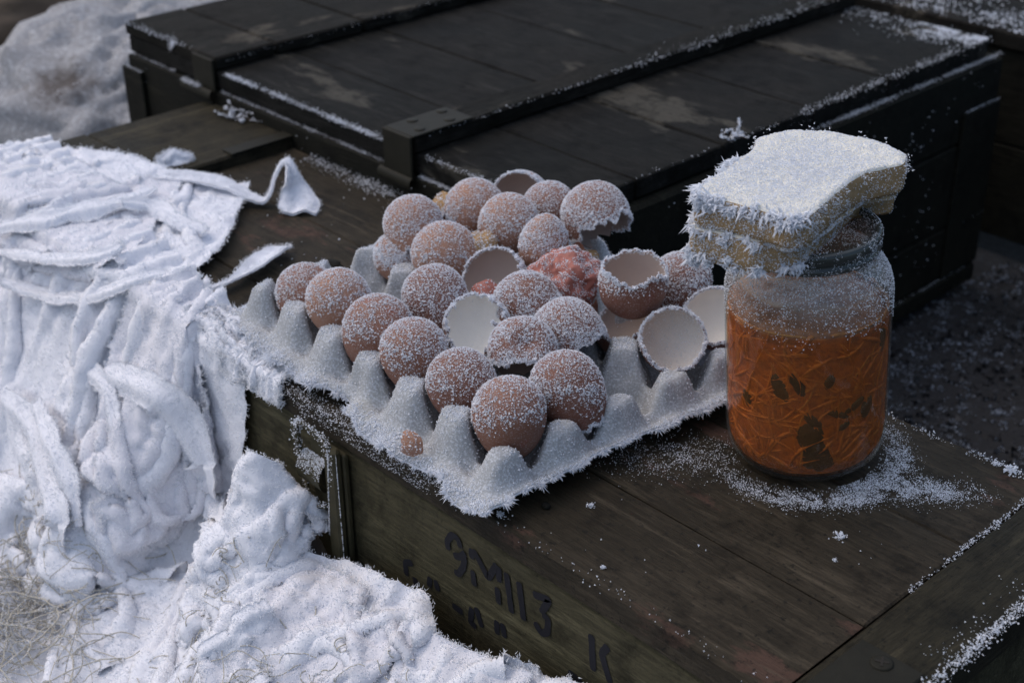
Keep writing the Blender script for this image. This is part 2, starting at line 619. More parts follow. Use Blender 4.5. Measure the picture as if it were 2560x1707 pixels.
for gi, (a, b) in enumerate(GROUPS):
    parts = []
    for si in range(a, b):
        Q = np.array(TXT[si])
        t = np.concatenate([[0], np.cumsum(np.linalg.norm(np.diff(Q, axis=0), axis=1))])
        tt = np.linspace(0, t[-1], max(6, int(t[-1] / .0012)))
        Qs = np.stack([np.interp(tt, t, Q[:, 0]), np.interp(tt, t, Q[:, 1])], 1)
        if len(Q) > 2:
            for _ in range(3):
                Qs[1:-1] = (Qs[:-2] + 2 * Qs[1:-1] + Qs[2:]) / 4
        T = np.gradient(Qs, axis=0)
        T /= np.linalg.norm(T, axis=1)[:, None]
        Nn = np.stack([-T[:, 1], T[:, 0]], 1)
        w = .0026 * (1 + .18 * n1(tt * 300, si))
        w[[0, -1]] *= .55
        A, B_ = Qs + Nn * w[:, None], Qs - Nn * w[:, None]
        n = len(Qs)
        z = .00045
        V = np.concatenate([np.stack([A[:, 0], np.full(n, .0011 - z + .00002 * si), A[:, 1]], 1), np.stack([B_[:, 0], np.full(n, .0011 - z + .00002 * si), B_[:, 1]], 1)])
        F = [[k, k + 1, n + k + 1, n + k] for k in range(n - 1)]
        parts.append((V, F))
    V, F = merge(parts)
    mk('painted_character', V, F, M_INK, crate, smooth=False)

# hasp on the front: strap, latch tongue and wire loop
hasp = box('hasp', (.0735, -.0052, -.150), (.1125, -.0005, -.0215), M_HASP, crate, .0012, .0005, 3, 8, 2)
box('strap_rib', (.0985, -.0125, -.150), (.1120, -.0054, -.016), M_HASP, hasp, .002, .0006, 4, 8, 2)
an = np.linspace(0, np.pi, 11)
V = []
for xx in np.linspace(.0705, .0965, 8):
    for a in an:
        V.append((xx, -.0055 - .0105 * math.sin(a), -.046 + .0125 * math.cos(a)))
mk('latch_tongue', np.array(V), grid_faces(8, 11), M_HASP, hasp)
loop = np.array([(.069, -.008, -.050), (.0675, -.010, -.030), (.068, -.011, -.013), (.072, -.010, -.0095), (.090, -.010, -.0105), (.104, -.011, -.0145), (.1075, -.011, -.025), (.106, -.010, -.045)])
t = np.linspace(0, len(loop) - 1, 40)
Lp = np.stack([np.interp(t, np.arange(len(loop)), loop[:, k]) for k in range(3)], 1)
for _ in range(3):
    Lp[1:-1] = (Lp[:-2] + 2 * Lp[1:-1] + Lp[2:]) / 4
V, F = tube_mesh(Lp, .0019, 6)
mk('wire_loop', V, F, M_HASP, hasp)
hook = np.array([(.070, -.0085, -.060), (.076, -.012, -.068), (.086, -.0125, -.0715), (.096, -.0105, -.069)])
V, F = tube_mesh(hook, .0018, 6)
mk('hook', V, F, M_HASP, hasp)

# frost on the near crate
r = np.random.default_rng(21)
JB = np.array([.3417, .1974, 0.0])
fp = []
# spilled powder round the jar: a ring in front of it running out to the right
n = 330000
q = np.stack([r.uniform(.21, .49, n), r.uniform(.05, .265, n), np.zeros(n)], 1)
d = q[:, :2] - JB[:2]
cr, cf = d @ CAM_R[:2] / np.linalg.norm(CAM_R[:2]), d @ np.array([.7357, -.6773])     # right, toward the viewer
rad = np.hypot(cr, cf)
den = np.zeros(n)
ring = np.exp(-((rad - .060) / .009) ** 2) * np.clip(.35 + .9 * np.clip(cf / .06, -.2, 1) + .5 * np.clip(cr / .06, -.6, 1), 0, 1.3)
den = np.maximum(den, ring)
ax = np.array([.086, .030])
dd = np.stack([cr, cf], 1) - np.array([.048, .045])
u_ = np.array([.985, .17])
al, ac = dd @ u_, dd @ np.array([-u_[1], u_[0]])
den = np.maximum(den, np.exp(-(ac / (.0135 * (1 - .35 * np.clip(al / .08, 0, 1)))) ** 2) * np.exp(-(np.clip(np.abs(al) - .022, 0, 9) / .026) ** 2) * 1.2)
dl = np.stack([cr, cf], 1) - np.array([-.080, .008])
den = np.maximum(den, .42 * np.exp(-(dl[:, 0] / .045) ** 2 - (dl[:, 1] / .022) ** 2))
den = den ** 1.5
den *= np.clip(.75 + 1.5 * fbm(q, 130, 3, 4), 0, 1.5)
den[rad < .0455] = 0
keep = r.random(n) < den * .9
q = q[keep]
q[:, 2] = .0009 + .0006 * r.random(len(q))
fp.append(grains(q, sizes(len(q), .00015, .00048, r), r))
# loose flakes over the top
q = np.stack([r.uniform(-.33, .47, 900), r.uniform(.01, .27, 900), np.full(900, .001)], 1)
q = q[fbm(q, 20, 2, 8) > .05][:150]
fp.append(grains(q, sizes(len(q), .0003, .0011, r), r))
for a, b, n, sp, thr, s0, s1 in [
    ((-.05, .002, 0), (.24, .001, 0), 2600, (.0045, .0012), -.2, .0003, .0010),     # front lid edge by the tray
    ((.05, -.0012, -.012), (.20, -.0012, -.012), 700, (.0004, .007), -.1, .0003, .0009),
    ((.24, .003, 0), (.46, .002, 0), 90, (.004, .001), .15, .0004, .0011),
    ((.4712, .12, .001), (.4712, WN, .001), 420, (.0012, .0012), -.05, .0004, .0011),   # crack beside the batten
    ((.5235, -.0, .003), (.5235, .20, .003), 1500, (.0022, .0022), -.25, .0005, .0014),
    ((.515, .08, .003), (.515, .21, .003), 120, (.006, .001), .1, .0004, .0010),
    ((.36, WN - .004, .0), (.50, WN - .002, .0), 260, (.0025, .001), .0, .0004, .0012),
    ((.25, WN - .003, .0), (.36, WN - .002, .0), 160, (.0025, .001), .0, .0004, .0012),
    ((-.300, WN - .006, .0), (-.16, WN - .005, .0), 1100, (.007, .002), -.2, .0005, .0013),
    ((-.16, WN - .004, .0), (-.02, WN - .004, .0), 300, (.003, .001), -.0, .0004, .0011),
    ((.1125, -.011, -.150), (.1125, -.011, -.02), 520, (.0012, .001), -.3, .0003, .0009),
    ((.1000, -.0128, -.090), (.1060, -.0128, -.02), 500, (.003, .004), -.3, .0003, .0008),
]:
    q = line_pts(a, b, n, r, sp, 5, thr, int(n))
    fp.append(grains(q, sizes(len(q), s0 * .62, s1 * .66, r), r))
k = r.integers(1, 39, 900)
q = Lp[k] + (r.random((900, 1))) * (Lp[np.minimum(k + 1, 39)] - Lp[k]) + r.normal(size=(900, 3)) * .0016 + [0, -.0006, .0012]
fp.append(grains(q, sizes(900, .0003, .0009, r), r))
q = np.stack([r.uniform(.070, .097, 900), r.uniform(-.016, -.006, 900), np.zeros(900)], 1)
q[:, 2] = -.046 + .0125 * np.sqrt(np.clip(1 - ((q[:, 1] + .0055) / .0105) ** 2, 0, 1))
fp.append(grains(q, sizes(900, .0003, .0008, r), r))
hp = np.stack([np.interp(np.linspace(0, 3, 200), np.arange(4), hook[:, c]) for c in range(3)], 1)
q = hp[r.integers(0, 200, 260)] + r.normal(size=(260, 3)) * .0010 + [0, -.0006, .0014]
fp.append(grains(q, sizes(260, .0003, .0008, r), r))
# a few larger clumps
for cx, cy, s in ((.4475, .2705, .0042), (.436, .2715, .0026), (.4135, .136, .0035), (.29, .052, .0022), (.425, .115, .0014), (.337, .0135, .0016), (.2585, .006, .0026)):
    m_ = 60
    q = np.array([cx, cy, .001]) + r.normal(size=(m_, 3)) * [s * .55, s * .55, s * .35]
    q[:, 2] = np.abs(q[:, 2])
    fp.append(grains(q, sizes(m_, s * .16, s * .34, r), r))
V, F = cat(*fp)
mk('frost', V, F, M_FROST, crate, smooth=False, kind='stuff')

# crumbs of earth on the lid
r = np.random.default_rng(5)
lump_spots = [(uvx, uvy) for uvx, uvy in ((-.0885, .1385), (.268, .028), (.281, .030))]
V0 = rotq(1, r)[0]


def lump(name, c, rad, mat, parent=None, seed=0, k=10, sq=.6, amp=.35):
    th_, ph = np.meshgrid(np.linspace(.02, np.pi - .02, k), np.linspace(0, 2 * np.pi, int(k * 1.6), endpoint=False), indexing='ij')
    d = np.stack([np.sin(th_) * np.cos(ph), np.sin(th_) * np.sin(ph), np.cos(th_)], -1).reshape(-1, 3)
    rr = rad * (1 + amp * fbm(d, 1.6, 3, seed))
    V = np.array(c) + d * rr[:, None] * [1.15, .95, sq]
    return mk(name, V, grid_faces(k, int(k * 1.6), False, True), mat, parent)


M_DIRT = plain_mat('dark_earth', (.010, .009, .007), .85, .5, 300, 0, .6, .2)
c_ = lump('dirt_clod', (-.0885, .1385, .0035), .0075, M_DIRT, None, 4, 12, .5)
tag(c_, 'small black clod of earth lying on the olive lid behind the eggs', 'clod')
c_ = lump('dirt_clod', (.2715, .0315, .0018), .0028, M_DIRT, None, 6, 8, .6)
tag(c_, 'tiny dark crumb on the bare lid in front of the jar', 'clod')

# ---------------------------------------------------------------- back crate
HB, X0B, X1B, Y1B = .0437, -.6528, .0268, .935
bc = empty('wooden_crate', ((X0B + X1B) / 2, (WN + Y1B) / 2, GZ))
tag(bc, 'large dark wooden crate with two raised battens standing behind the egg tray', 'crate')
yj = [.2795, .3755, .4915, .6235, .748, Y1B]
for k in range(5):
    box('plank', (X0B + .187 * 0 + .004, yj[k] + (.0008 if k else 0), HB - LT), (X1B, yj[k + 1] - .0008, HB - .0006 * (k % 2)), M_BACK, bc, .0016, .0008, 31 + k, 10)
# raised end panel and middle batten
yj2 = [.2785, .3535, .470, .625, .79, Y1B + .001]
for k in range(5):
    box('end_panel_board', (X0B, yj2[k] + (.0008 if k else 0), HB + .0004), (-.469, yj2[k + 1] - .0008, HB + .0145 - .0005 * (k % 2)), M_BACKY, bc, .0022, .0008, 41 + k, 8)
box('batten', (-.1835, .2775, HB + .0004), (-.1468, Y1B + .001, HB + .0165), M_BACKY, bc, .002, .0012, 51, 20, 1)
# metal cap bent over the end of the batten
cap = box('strap_plate', (-.1848, .2735, HB + .0168), (-.1452, .345, HB + .0188), M_METAL, bc, .0008, 0, 1, 1)
box('strap_front', (-.1848, .2700, HB - .024), (-.1452, .2733, HB + .0186), M_METAL, cap, .0010)
for sx, sy in ((-.177, .299), (-.1555, .290), (-.177, .334), (-.1555, .325)):
    screw(sx, sy, HB + .0187, cap, .0052, False)
an = np.linspace(0, np.pi, 9)
V = np.array([(x, .2685 - .004 * math.sin(a), HB - .024 + .006 * math.cos(a)) for x in np.linspace(-.188, -.142, 6) for a in an])
mk('hinge_barrel', V, grid_faces(6, 9), M_METAL, cap)
cap2 = box('strap_front', (-.508, .2735, HB - .022), (-.4685, .2765, HB + .0135), M_METAL, bc, .0010)
V = np.array([(x, .270 - .004 * math.sin(a), HB - .024 + .006 * math.cos(a)) for x in np.linspace(-.525, -.468, 6) for a in an])
mk('hinge_barrel', V, grid_faces(6, 9), M_METAL, cap2)
# body
box('front_board', (X0B + .004, .2752, -.095), (X1B + .004, .291, HB - LT - .0022), M_BACKF, bc, .0015, .0006, 61, 10)
box('front_board', (X0B + .004, .2752, GZ + .012), (X1B + .004, .291, -.0965), M_BACKF, bc, .0015, .0006, 62, 10)
box('corner_post', (X0B - .003, .2700, GZ + .002), (X0B + .038, .2750, HB - .034), M_BACKF, bc, .0012)
box('corner_post', (-.505, .2705, GZ + .002), (-.472, .2750, HB - .032), M_BACKF, bc, .0012)
for k, (z0, z1) in enumerate(((GZ + .03, -.160), (-.159, -.062), (-.061, HB - LT - .0022))):
    box('end_board', (X1B - .012, .2915, z0), (X1B + .0095, Y1B + .020, z1), M_BACKF, bc, .003, .0008, 65 + k, 10, 1)
box('corner_post', (X1B + .0097, Y1B - .052, GZ + .032), (X1B + .0135, Y1B + .0205, -.026), M_BACKF, bc, .0012)
box('base_rail', (X1B - .012, .2925, GZ + .006), (X1B + .013, Y1B + .022, GZ + .0285), M_BACKF, bc, .003, .0008, 66, 8, 1)
box('back_board', (X0B + .004, Y1B - .01, GZ + .012), (X1B - .013, Y1B + .004, HB - LT - .002), M_BACKF, bc, .002)
box('end_board', (X0B, .2915, GZ + .012), (X0B + .014, Y1B - .011, HB - LT - .002), M_BACKF, bc, .002)
r = np.random.default_rng(31)
fp = []
for a, b, n, sp, thr, s0, s1 in [
    ((-.455, .280, HB), (-.19, .280, HB), 2300, (.0022, .0014), -.12, .0005, .0013),
    ((-.462, .2775, HB - LT - .001), (-.19, .2775, HB - LT - .001), 1300, (.0012, .0012), -.15, .0004, .0010),
    ((-.143, .2775, HB - LT - .001), (.02, .2775, HB - LT - .001), 1800, (.0014, .0012), -.9, .0004, .0011),
    ((-.135, .280, HB), (-.0, .280, HB), 420, (.0018, .0016), -.05, .0005, .0013),
    ((-.650, .279, HB + .013), (-.515, .279, HB + .013), 300, (.0020, .0022), -.05, .0006, .0016),
    ((-.650, .2765, HB - LT), (-.55, .2765, HB - LT), 300, (.0012, .001), -.3, .0004, .0011),
    ((-.652, .272, HB - .034), (-.615, .272, HB - .034), 170, (.0012, .001), -.6, .0004, .0011),
    ((-.522, .268, HB - .018), (-.488, .268, HB - .018), 420, (.0022, .0016), -.9, .0005, .0012),
    ((-.556, .277, HB + .002), (-.545, .277, HB + .012), 160, (.0022, .004), -.9, .0007, .0018),
    ((-.469, .282, HB + .008), (-.469, .65, HB + .012), 130, (.0008, .002), .1, .0005, .0012),
    ((-.1468, .29, HB + .014), (-.1468, .60, HB + .016), 150, (.0010, .0016), .12, .0006, .0015),
    ((-.1468, .56, HB + .014), (-.1468, .90, HB + .016), 420, (.0030, .004), -.12, .0006, .0016),
    ((X1B, .33, HB - .001), (X1B, .62, HB - .001), 60, (.0012, .002), .1, .0006, .0015),
    ((X1B, .60, HB - .001), (X1B, Y1B, HB - .001), 800, (.0030, .003), -.2, .0006, .0015),
    ((X1B - .001, .55, HB - .012), (X1B - .001, Y1B, HB - .012), 500, (.0006, .005), -.2, .0004, .0011),
    ((X1B + .005, .66, HB - LT - .001), (X1B + .005, Y1B + .02, HB - LT - .001), 1500, (.0020, .0012), -.2, .0005, .0012),
    ((X1B + .005, .50, HB - LT - .001), (X1B + .005, .72, HB - LT - .001), 700, (.0022, .0012), -.2, .0005, .0012),
    ((X1B + .0115, Y1B - .05, -.025), (X1B + .0115, Y1B + .02, -.025), 200, (.0010, .0008), -.9, .0005, .001),
    ((X1B + .0120, Y1B - .05, -.16), (X1B + .0120, Y1B + .02, -.16), 90, (.0010, .0008), -.9, .0005, .001),
    ((X1B + .0115, .60, GZ + .029), (X1B + .0115, Y1B, GZ + .029), 420, (.0010, .0008), -.1, .0004, .001),
    ((X0B + .01, Y1B - .01, HB + .001), (X1B - .04, Y1B - .01, HB + .001), 500, (.006, .001), -.2, .0006, .0014),
]:
    q = line_pts(a, b, n, r, sp, 4, thr, int(n + a[0] * 50))
    fp.append(grains(q, sizes(len(q), s0 * .52, s1 * .52, r), r))
# drift in the far right corner of the lid
n = 5500
q = np.stack([X1B - np.abs(r.normal(size=n)) * .075, Y1B - np.abs(r.normal(size=n)) * .024, np.full(n, HB + .0008)], 1)
q = q[r.random(n) < np.clip(.35 + 1.2 * fbm(q, 60, 3, 3), .03, 1)]
fp.append(grains(q, sizes(len(q), .0004, .0010, r), r))
# specks on the dark end face and on the front
for lo, hi, n in (((X1B + .0102, .40, -.22), (X1B + .0108, Y1B + .01, .02), 420), ((-.63, .2742, -.06), (.0, .2748, .02), 160)):
    q = r.uniform(lo, hi, (n, 3))
    q = q[fbm(q, 18, 3, 5) > -.02]
    fp.append(grains(q, sizes(len(q), .0003, .0011, r), r))
V, F = cat(*fp)
mk('frost', V, F, M_FROST, bc, smooth=False, kind='stuff')

# tufts of frosted weed on the crates
M_TWIG = plain_mat('dry_stalk', (.035, .026, .018), .8, .4, 200, 0, .2)


def sprig(c, n, ln, seed, label, up=.6, frost_d=1.0):
    r = np.random.default_rng(seed)
    parts, fq = [], []
    c = np.array(c, float)
    for k in range(n):
        a = r.uniform(0, 2 * np.pi)
        d = np.array([math.cos(a), math.sin(a), up * r.random() + .1])
        d /= np.linalg.norm(d)
        l_ = ln * r.uniform(.4, 1)
        P = c + r.normal(size=3) * [ln * .15, ln * .15, 0] + d * np.linspace(0, l_, 6)[:, None] + np.cumsum(r.normal(size=(6, 3)) * l_ * .06, 0)
        P[:, 2] = np.maximum(P[:, 2], c[2] + .0005)
        parts.append(tube_mesh(P, .0007, 4))
        m_ = int(60 * frost_d)
        q = P[r.integers(0, 6, m_)] * .5 + P[r.integers(0, 5, m_)] * .5
        tt = r.random(m_) * 4.99
        i = tt.astype(int)
        q = P[i] + (P[i + 1] - P[i]) * (tt - i)[:, None] + np.abs(r.normal(size=(m_, 3))) * .0011
        fq.append(q[fbm(q, 160, 2, seed) > -.1])
    V, F = merge(parts)
    root = empty('weed_sprig', c)
    tag(root, label, 'weed')
    mk('stalk', V, F, M_TWIG, root)
    q = np.concatenate(fq)
    V, F = grains(q, sizes(len(q), .0005, .0016, r), r)
    mk('frost', V, F, M_FROST, root, smooth=False, kind='stuff')


sprig((-.415, .262, .011), 11, .036, 3, 'frosted tuft of weed on the olive lid against the dark crate', .5)
sprig((X1B - .005, .520, HB), 5, .034, 8, 'small frosted sprig hanging at the edge of the dark crate lid', .3, 1.5)

# ---------------------------------------------------------------- third crate, far right
c3 = empty('wooden_crate', (.3, 1.25, GZ))
tag(c3, 'frost topped crate cut off by the top right corner behind the dark crate', 'crate')
box('lid_rail', (-.42, 1.045, .0000), (1.3, 1.075, .0195), M_BACKY, c3, .002, .001, 3, 8)
for k, (a, b) in enumerate(((1.076, 1.19), (1.192, 1.31), (1.312, 1.44))):
    box('plank', (-.42, a, .0), (1.3, b, .0135), M_BACK, c3, .002, .001, 5 + k, 8)
box('front_board', (-.41, 1.052, -.115), (1.29, 1.068, -.003), M_BACKF, c3, .002, .001, 6, 8)
box('front_board', (-.41, 1.052, GZ + .02), (1.29, 1.068, -.117), M_BACKF, c3, .002, .001, 7, 8)
box('end_board', (-.41, 1.069, GZ + .02), (-.394, 1.43, -.003), M_BACKF, c3, .002)
r = np.random.default_rng(41)
q = np.stack([r.uniform(-.4, .6, 26000), 1.047 + np.abs(r.normal(size=26000)) * .16, np.full(26000, .0145)], 1)
q = q[(q[:, 1] < 1.43)]
q[q[:, 1] < 1.075, 2] = .0203
q = q[r.random(len(q)) < np.clip(.32 + 1.3 * fbm(q, 14, 3, 3), 0, 1)]
V, F = grains(q, sizes(len(q), .0006, .0018, r), r)
mk('frost', V, F, M_FROST, c3, smooth=False, kind='stuff')

# frost on the ground between the crates
r = np.random.default_rng(43)
n = 80000
q = np.stack([r.uniform(.03, .75, n), r.uniform(.28, 1.06, n), np.zeros(n)], 1)
k = .5 * fbm(q, 16, 2, 6) + fbm(q, 75, 3, 2)
q = q[k > .13]
q[:, 2] = GZ - .004 + fbm(q, 14, 3, 2) * .006
V, F = grains(q, sizes(len(q), .0005, .0016, r), r)
GRV = np.stack([np.random.default_rng(4).uniform(.03, .80, 9000), np.random.default_rng(6).uniform(.28, 1.06, 9000), np.full(9000, GZ - .006)], 1)
Vg, Fg = grains(GRV, .0012 + .0045 * np.random.default_rng(7).random(9000) ** 3, np.random.default_rng(8))
og = mk('gravel', Vg, Fg, plain_mat('dark_gravel', (.022, .022, .024), .55, .6, 90, 0, .3, .3), None, smooth=False)
tag(og, 'dark gritty gravel on the ground right of the jar', 'gravel', kind='stuff')
o = mk('ground_frost', V, F, M_FROSTDIM, None, smooth=False)
tag(o, 'thin flecks of frost on the dark ground right of the jar', 'frost', kind='stuff')

# ---------------------------------------------------------------- sandbags, far left
def bag_mat(stain=None):
    m, nt, N, L, B = mat_new('woven_sack')
    v = tex_co(N, L)
    a = nz(N, L, v, 9, 4, .6)
    f = nz(N, L, v, 160, 3, .7)
    st = ramp(N, L, nz(N, L, v, 13, 4, .7), [(.62, W0), (.72, (.8,) * 3)])
    col = mixc(N, L, a, (.20, .20, .205), (.34, .34, .35))
    col = mixc(N, L, st, col, (.10, .075, .055))
    col = mixc(N, L, ramp(N, L, f, [(.50, W0), (.66, (.5,) * 3)]), col, (.55, .57, .60))
    if stain is not None:
        dv = N.new('ShaderNodeVectorMath')
        dv.operation = 'DISTANCE'
        dv.inputs[1].default_value = stain
        L.new(v, dv.inputs[0])
        ad = N.new('ShaderNodeMath')
        ad.operation = 'MULTIPLY_ADD'
        ad.inputs[1].default_value = .09
        L.new(nz(N, L, v, 45, 4, .7), ad.inputs[0])
        L.new(dv.outputs['Value'], ad.inputs[2])
        col = mixc(N, L, ramp(N, L, ad.outputs[0], [(.070, (.85,) * 3), (.100, W0)]), col, (.045, .032, .024))
    L.new(col, B.inputs['Base Color'])
    B.inputs['Roughness'].default_value = .85
    bump(N, L, B, f, .5, .003)
    return m


M_BAG = bag_mat()


def sandbag(c, half, rotz, tilt, label, seed, e=.62, mat=None):
    n, m_ = 60, 90
    th_, ph = np.meshgrid(np.linspace(-np.pi / 2, np.pi / 2, n), np.linspace(0, 2 * np.pi, m_, endpoint=False), indexing='ij')
    sg = lambda v, p: np.sign(v) * np.abs(v) ** p
    D = np.stack([sg(np.cos(th_), .75) * sg(np.cos(ph), e), sg(np.cos(th_), .75) * sg(np.sin(ph), e), sg(np.sin(th_), .8)], -1).reshape(-1, 3)
    V = D * np.array(half)
    wr = np.sin(V[:, 0] * 55 + fbm(V, 12, 2, seed) * 6) * np.clip((np.abs(V[:, 0]) / half[0]) ** 3, 0, 1) * .010
    V = V + D * (fbm(V, 6, 3, seed) * .03 + wr - .030 * np.clip(.16 - np.abs(noise(V * [.7, 1.6, 1], 7, seed + 4)), 0, 1) / .16 * .6 - .014 * np.clip(.2 - np.abs(noise(V * [.6, 2.0, 1], 15, seed + 8)), 0, 1) / .2)[:, None]
    R_ = np.array(Matrix.Rotation(rotz, 3, 'Z') @ Matrix.Rotation(tilt, 3, 'Y'))
    V = V @ R_.T + np.array(c)
    root = empty('sandbag', (c[0], c[1], V[:, 2].min()))
    tag(root, label, 'sandbag')
    F = grid_faces(n, m_, False, True)
    mk('sack', V, F, mat or M_BAG, root)
    r = np.random.default_rng(seed)
    P_, N_ = sample(V, F, 12000, r)
    N_ = np.where(((P_ - np.array(c)) * N_).sum(1)[:, None] < 0, -N_, N_)
    k = (N_[:, 2] > .35) & (fbm(P_, 26, 3, seed) > .08)
    V2, F2 = grains(P_[k] + N_[k] * .0005, sizes(k.sum(), .0004, .0012, r), r)
    mk('frost', V2, F2, M_FROST, root, smooth=False, kind='stuff')
    return root


sandbag((-1.00, .475, -.150), (.33, .205, .115), math.radians(122), math.radians(4), 'pale dirty sandbag with a brown stain beside the dark crate', 3, mat=bag_mat((-0.8410 + 1.00, 0.2812 - .475, -0.0750 + .275)))
sandbag((-.945, .105, -.212), (.30, .185, .062), math.radians(38), 0, 'lower pale sandbag lying under the stained one at left edge', 6)
M_BAGB = plain_mat('brown_sack', (.13, .10, .075), .9, .5, 16, 0, .5, .1)
sandbag((-1.72, .62, -.12), (.50, .42, .15), math.radians(20), 0, 'brown earth covered sandbag in the far top left corner', 9, mat=M_BAGB)
sandbag((-1.55, 1.15, -.14), (.45, .36, .13), math.radians(80), 0, 'pale frosted sandbag behind the stained one at the top edge', 12)

# ---------------------------------------------------------------- egg tray
TA = math.radians(-4.1126)
TO = np.array([.2282, .0415])
PT = .048
TCA, TSA = math.cos(TA), math.sin(TA)


def tray_w(i, j, z):
    """cell coordinates (i to the far left, j to the back) to world"""
    return np.stack([TO[0] - i * PT * TCA - j * PT * TSA, TO[1] - i * PT * TSA + j * PT * TCA, z + 0 * i], -1)


I0, I1, J0, J1 = -.83, 5.90, -1.06, 4.86


def sstep(t):
    t = np.clip(t, 0, 1)
    return t * t * (3 - 2 * t)


def tray_h(i, j):
    du = np.abs((i - .5) - np.round(i - .5))
    dv = np.abs((j - .5) - np.round(j - .5))
    rr = (du ** 2.3 + dv ** 2.3) ** (1 / 2.3)
    S = sstep((.46 - rr) / .285)
    ip, jp = np.clip(np.round(i - .5) + .5, -.5, 5.5), np.clip(np.round(j - .5) + .5, -.5, 4.5)
    du2, dv2 = np.abs(i - ip), np.abs(j - jp)
    rr = (du2 ** 2.3 + dv2 ** 2.3) ** (1 / 2.3)
    S = sstep((.46 - rr) / .285)
    S = S * (1 - sstep((np.clip(-.5 - i, 0, 9) + np.clip(i - 5.5, 0, 9)) / .27)) * (1 - sstep((np.clip(-.5 - j, 0, 9) + np.clip(j - 4.5, 0, 9)) / .46))
    top = .0425 + .0015 * np.sin(ip * 7.1 + jp * 3.3)
    top = np.where(ip < 0, .0365, top)
    edge = np.minimum(du, dv)
    ridge = .0135 * np.exp(-(edge / .13) ** 2)
    cup = .0035 + .007 * np.clip(rr - .5, 0, 1)
    oi = np.clip(-.5 - i, 0, 9) + np.clip(i - 5.5, 0, 9)
    oj = np.clip(-.5 - j, 0, 9) + np.clip(j - 4.5, 0, 9)
    out = np.clip(np.hypot(oi, oj) / .25, 0, 1)
    base = cup + ridge
    lip = .0165 - .004 * np.clip(oj, 0, 1)
    base = base * (1 - out) + lip * out
    z = base + (top - base) * S
    z = z - .0012 * np.exp(-(rr / .09) ** 2)
    # cups rounded to take an egg
    rho = np.hypot(i - np.clip(np.round(i), 0, 5), j - np.clip(np.round(j), 0, 4)) * PT
    bowl = .0385 - .0300 * np.sqrt(np.clip(1 - (rho / .0246) ** 2, 0, 1))
    z = np.where(rho < .0246, np.minimum(z, bowl), z)
    return z


ni, nj = 160, 146
iu, jv = np.linspace(I0, I1, ni), np.linspace(J0, J1, nj)
I, J = np.meshgrid(iu, jv, indexing='ij')
# wavering outer rim
ww = .10 * (fbm(np.stack([I.ravel() * 1.1, J.ravel() * 1.1, 0 * I.ravel()], 1), 1.0, 3, 2)).reshape(I.shape)
Iw = I + ww * 1.2 * (np.clip(-.55 - I, 0, 1) + np.clip(I - 5.55, 0, 1)) * 4
Jw = J + ww * 1.6 * (np.clip(-.62 - J, 0, 1) + np.clip(J - 4.55, 0, 1)) * 4
# torn bite in the near left rim
bite = np.exp(-((I - 2.75) / .42) ** 2) * np.clip((-.62 - J) / .5, 0, 1)
Jw = Jw + .30 * bite
H = tray_h(I, J)
Pn = np.stack([I.ravel() * PT, J.ravel() * PT, H.ravel()], 1)
H = H + (fbm(Pn, 60, 3, 5) * .0012).reshape(H.shape)
# rim droops a little, sagging over the crate edge at the left
H = H - .004 * np.clip((-.9 - J) / .25, 0, 1) + .003 * np.sin(I * 6.28 + .5) * np.clip((-.75 - J) / .3, 0, 1)
TV = tray_w(Iw, Jw, H).reshape(-1, 3)
TF = grid_faces(ni, nj)
nb = len(TV)
Vb = TV.copy()
Vb[:, 2] -= .0024
rim = np.concatenate([np.arange(nj), np.arange(1, ni) * nj + nj - 1, (ni - 1) * nj + np.arange(nj - 2, -1, -1), np.arange(ni - 2, 0, -1) * nj])
rf = np.stack([rim, np.roll(rim, -1), np.roll(rim, -1) + nb, rim + nb], 1)
tray = empty('egg_tray', (*tray_w(np.array(2.5), np.array(2.0), 0.0)[:2], 0.0))
tag(tray, 'grey moulded pulp egg tray with frosted rim lying on the olive crate', 'egg tray')


def pulp_mat():
    m, nt, N, L, B = mat_new('grey_pulp')
    v = tex_co(N, L)
    f = nz(N, L, v, 700, 3, .7)
    a = nz(N, L, v, 45, 4, .6)
    col = mixc(N, L, a, (.30, .31, .315), (.40, .41, .42))
    col = mixc(N, L, ramp(N, L, f, [(.48, W0), (.62, (.75,) * 3)]), col, (.62, .65, .70))
    col = mixc(N, L, ramp(N, L, nz(N, L, v, 24, 3, .5), [(.68, W0), (.76, (.25,) * 3)]), col, (.32, .29, .16))
    L.new(col, B.inputs['Base Color'])
    B.inputs['Roughness'].default_value = .9
    B.inputs['Specular IOR Level'].default_value = .15
    bump(N, L, B, f, .7, .0008)
    return m


M_PULP = pulp_mat()
TVs = np.concatenate([TV, Vb])
TFs = np.concatenate([TF[:, ::-1], TF + nb, rf])
mk('moulded_sheet', TVs, TFs, M_PULP, tray)
r = np.random.default_rng(51)
P_, N_ = sample(TV, TF, 150000, r)
N_ = np.where(N_[:, 2:3] < 0, -N_, N_)
q = P_[:, :2] - TO
ci = -(q[:, 0] * TCA + q[:, 1] * TSA) / PT
cj = (-q[:, 0] * TSA + q[:, 1] * TCA) / PT
edge = np.maximum.reduce([np.clip((-.74 - ci) / .10, 0, 1), np.clip((ci - 5.66) / .12, 0, 1), np.clip((-.84 - cj) / .14, 0, 1), np.clip((cj - 4.62) / .12, 0, 1)])
topm = np.clip((P_[:, 2] - .036) / .006, 0, 1) * np.clip((N_[:, 2] - .3) * 2, 0, 1)
w = .13 + .30 * np.clip(N_[:, 2] - .45, 0, 1) + .95 * edge + .9 * topm
w[(ci > -.35) & (ci < 5.3) & (cj > -.3) & (cj < 4.2) & (P_[:, 2] < .02)] *= .4
w *= np.clip(.85 + .9 * fbm(P_, 120, 2, 3), .1, 1.6)
k = r.random(len(P_)) < w * .8
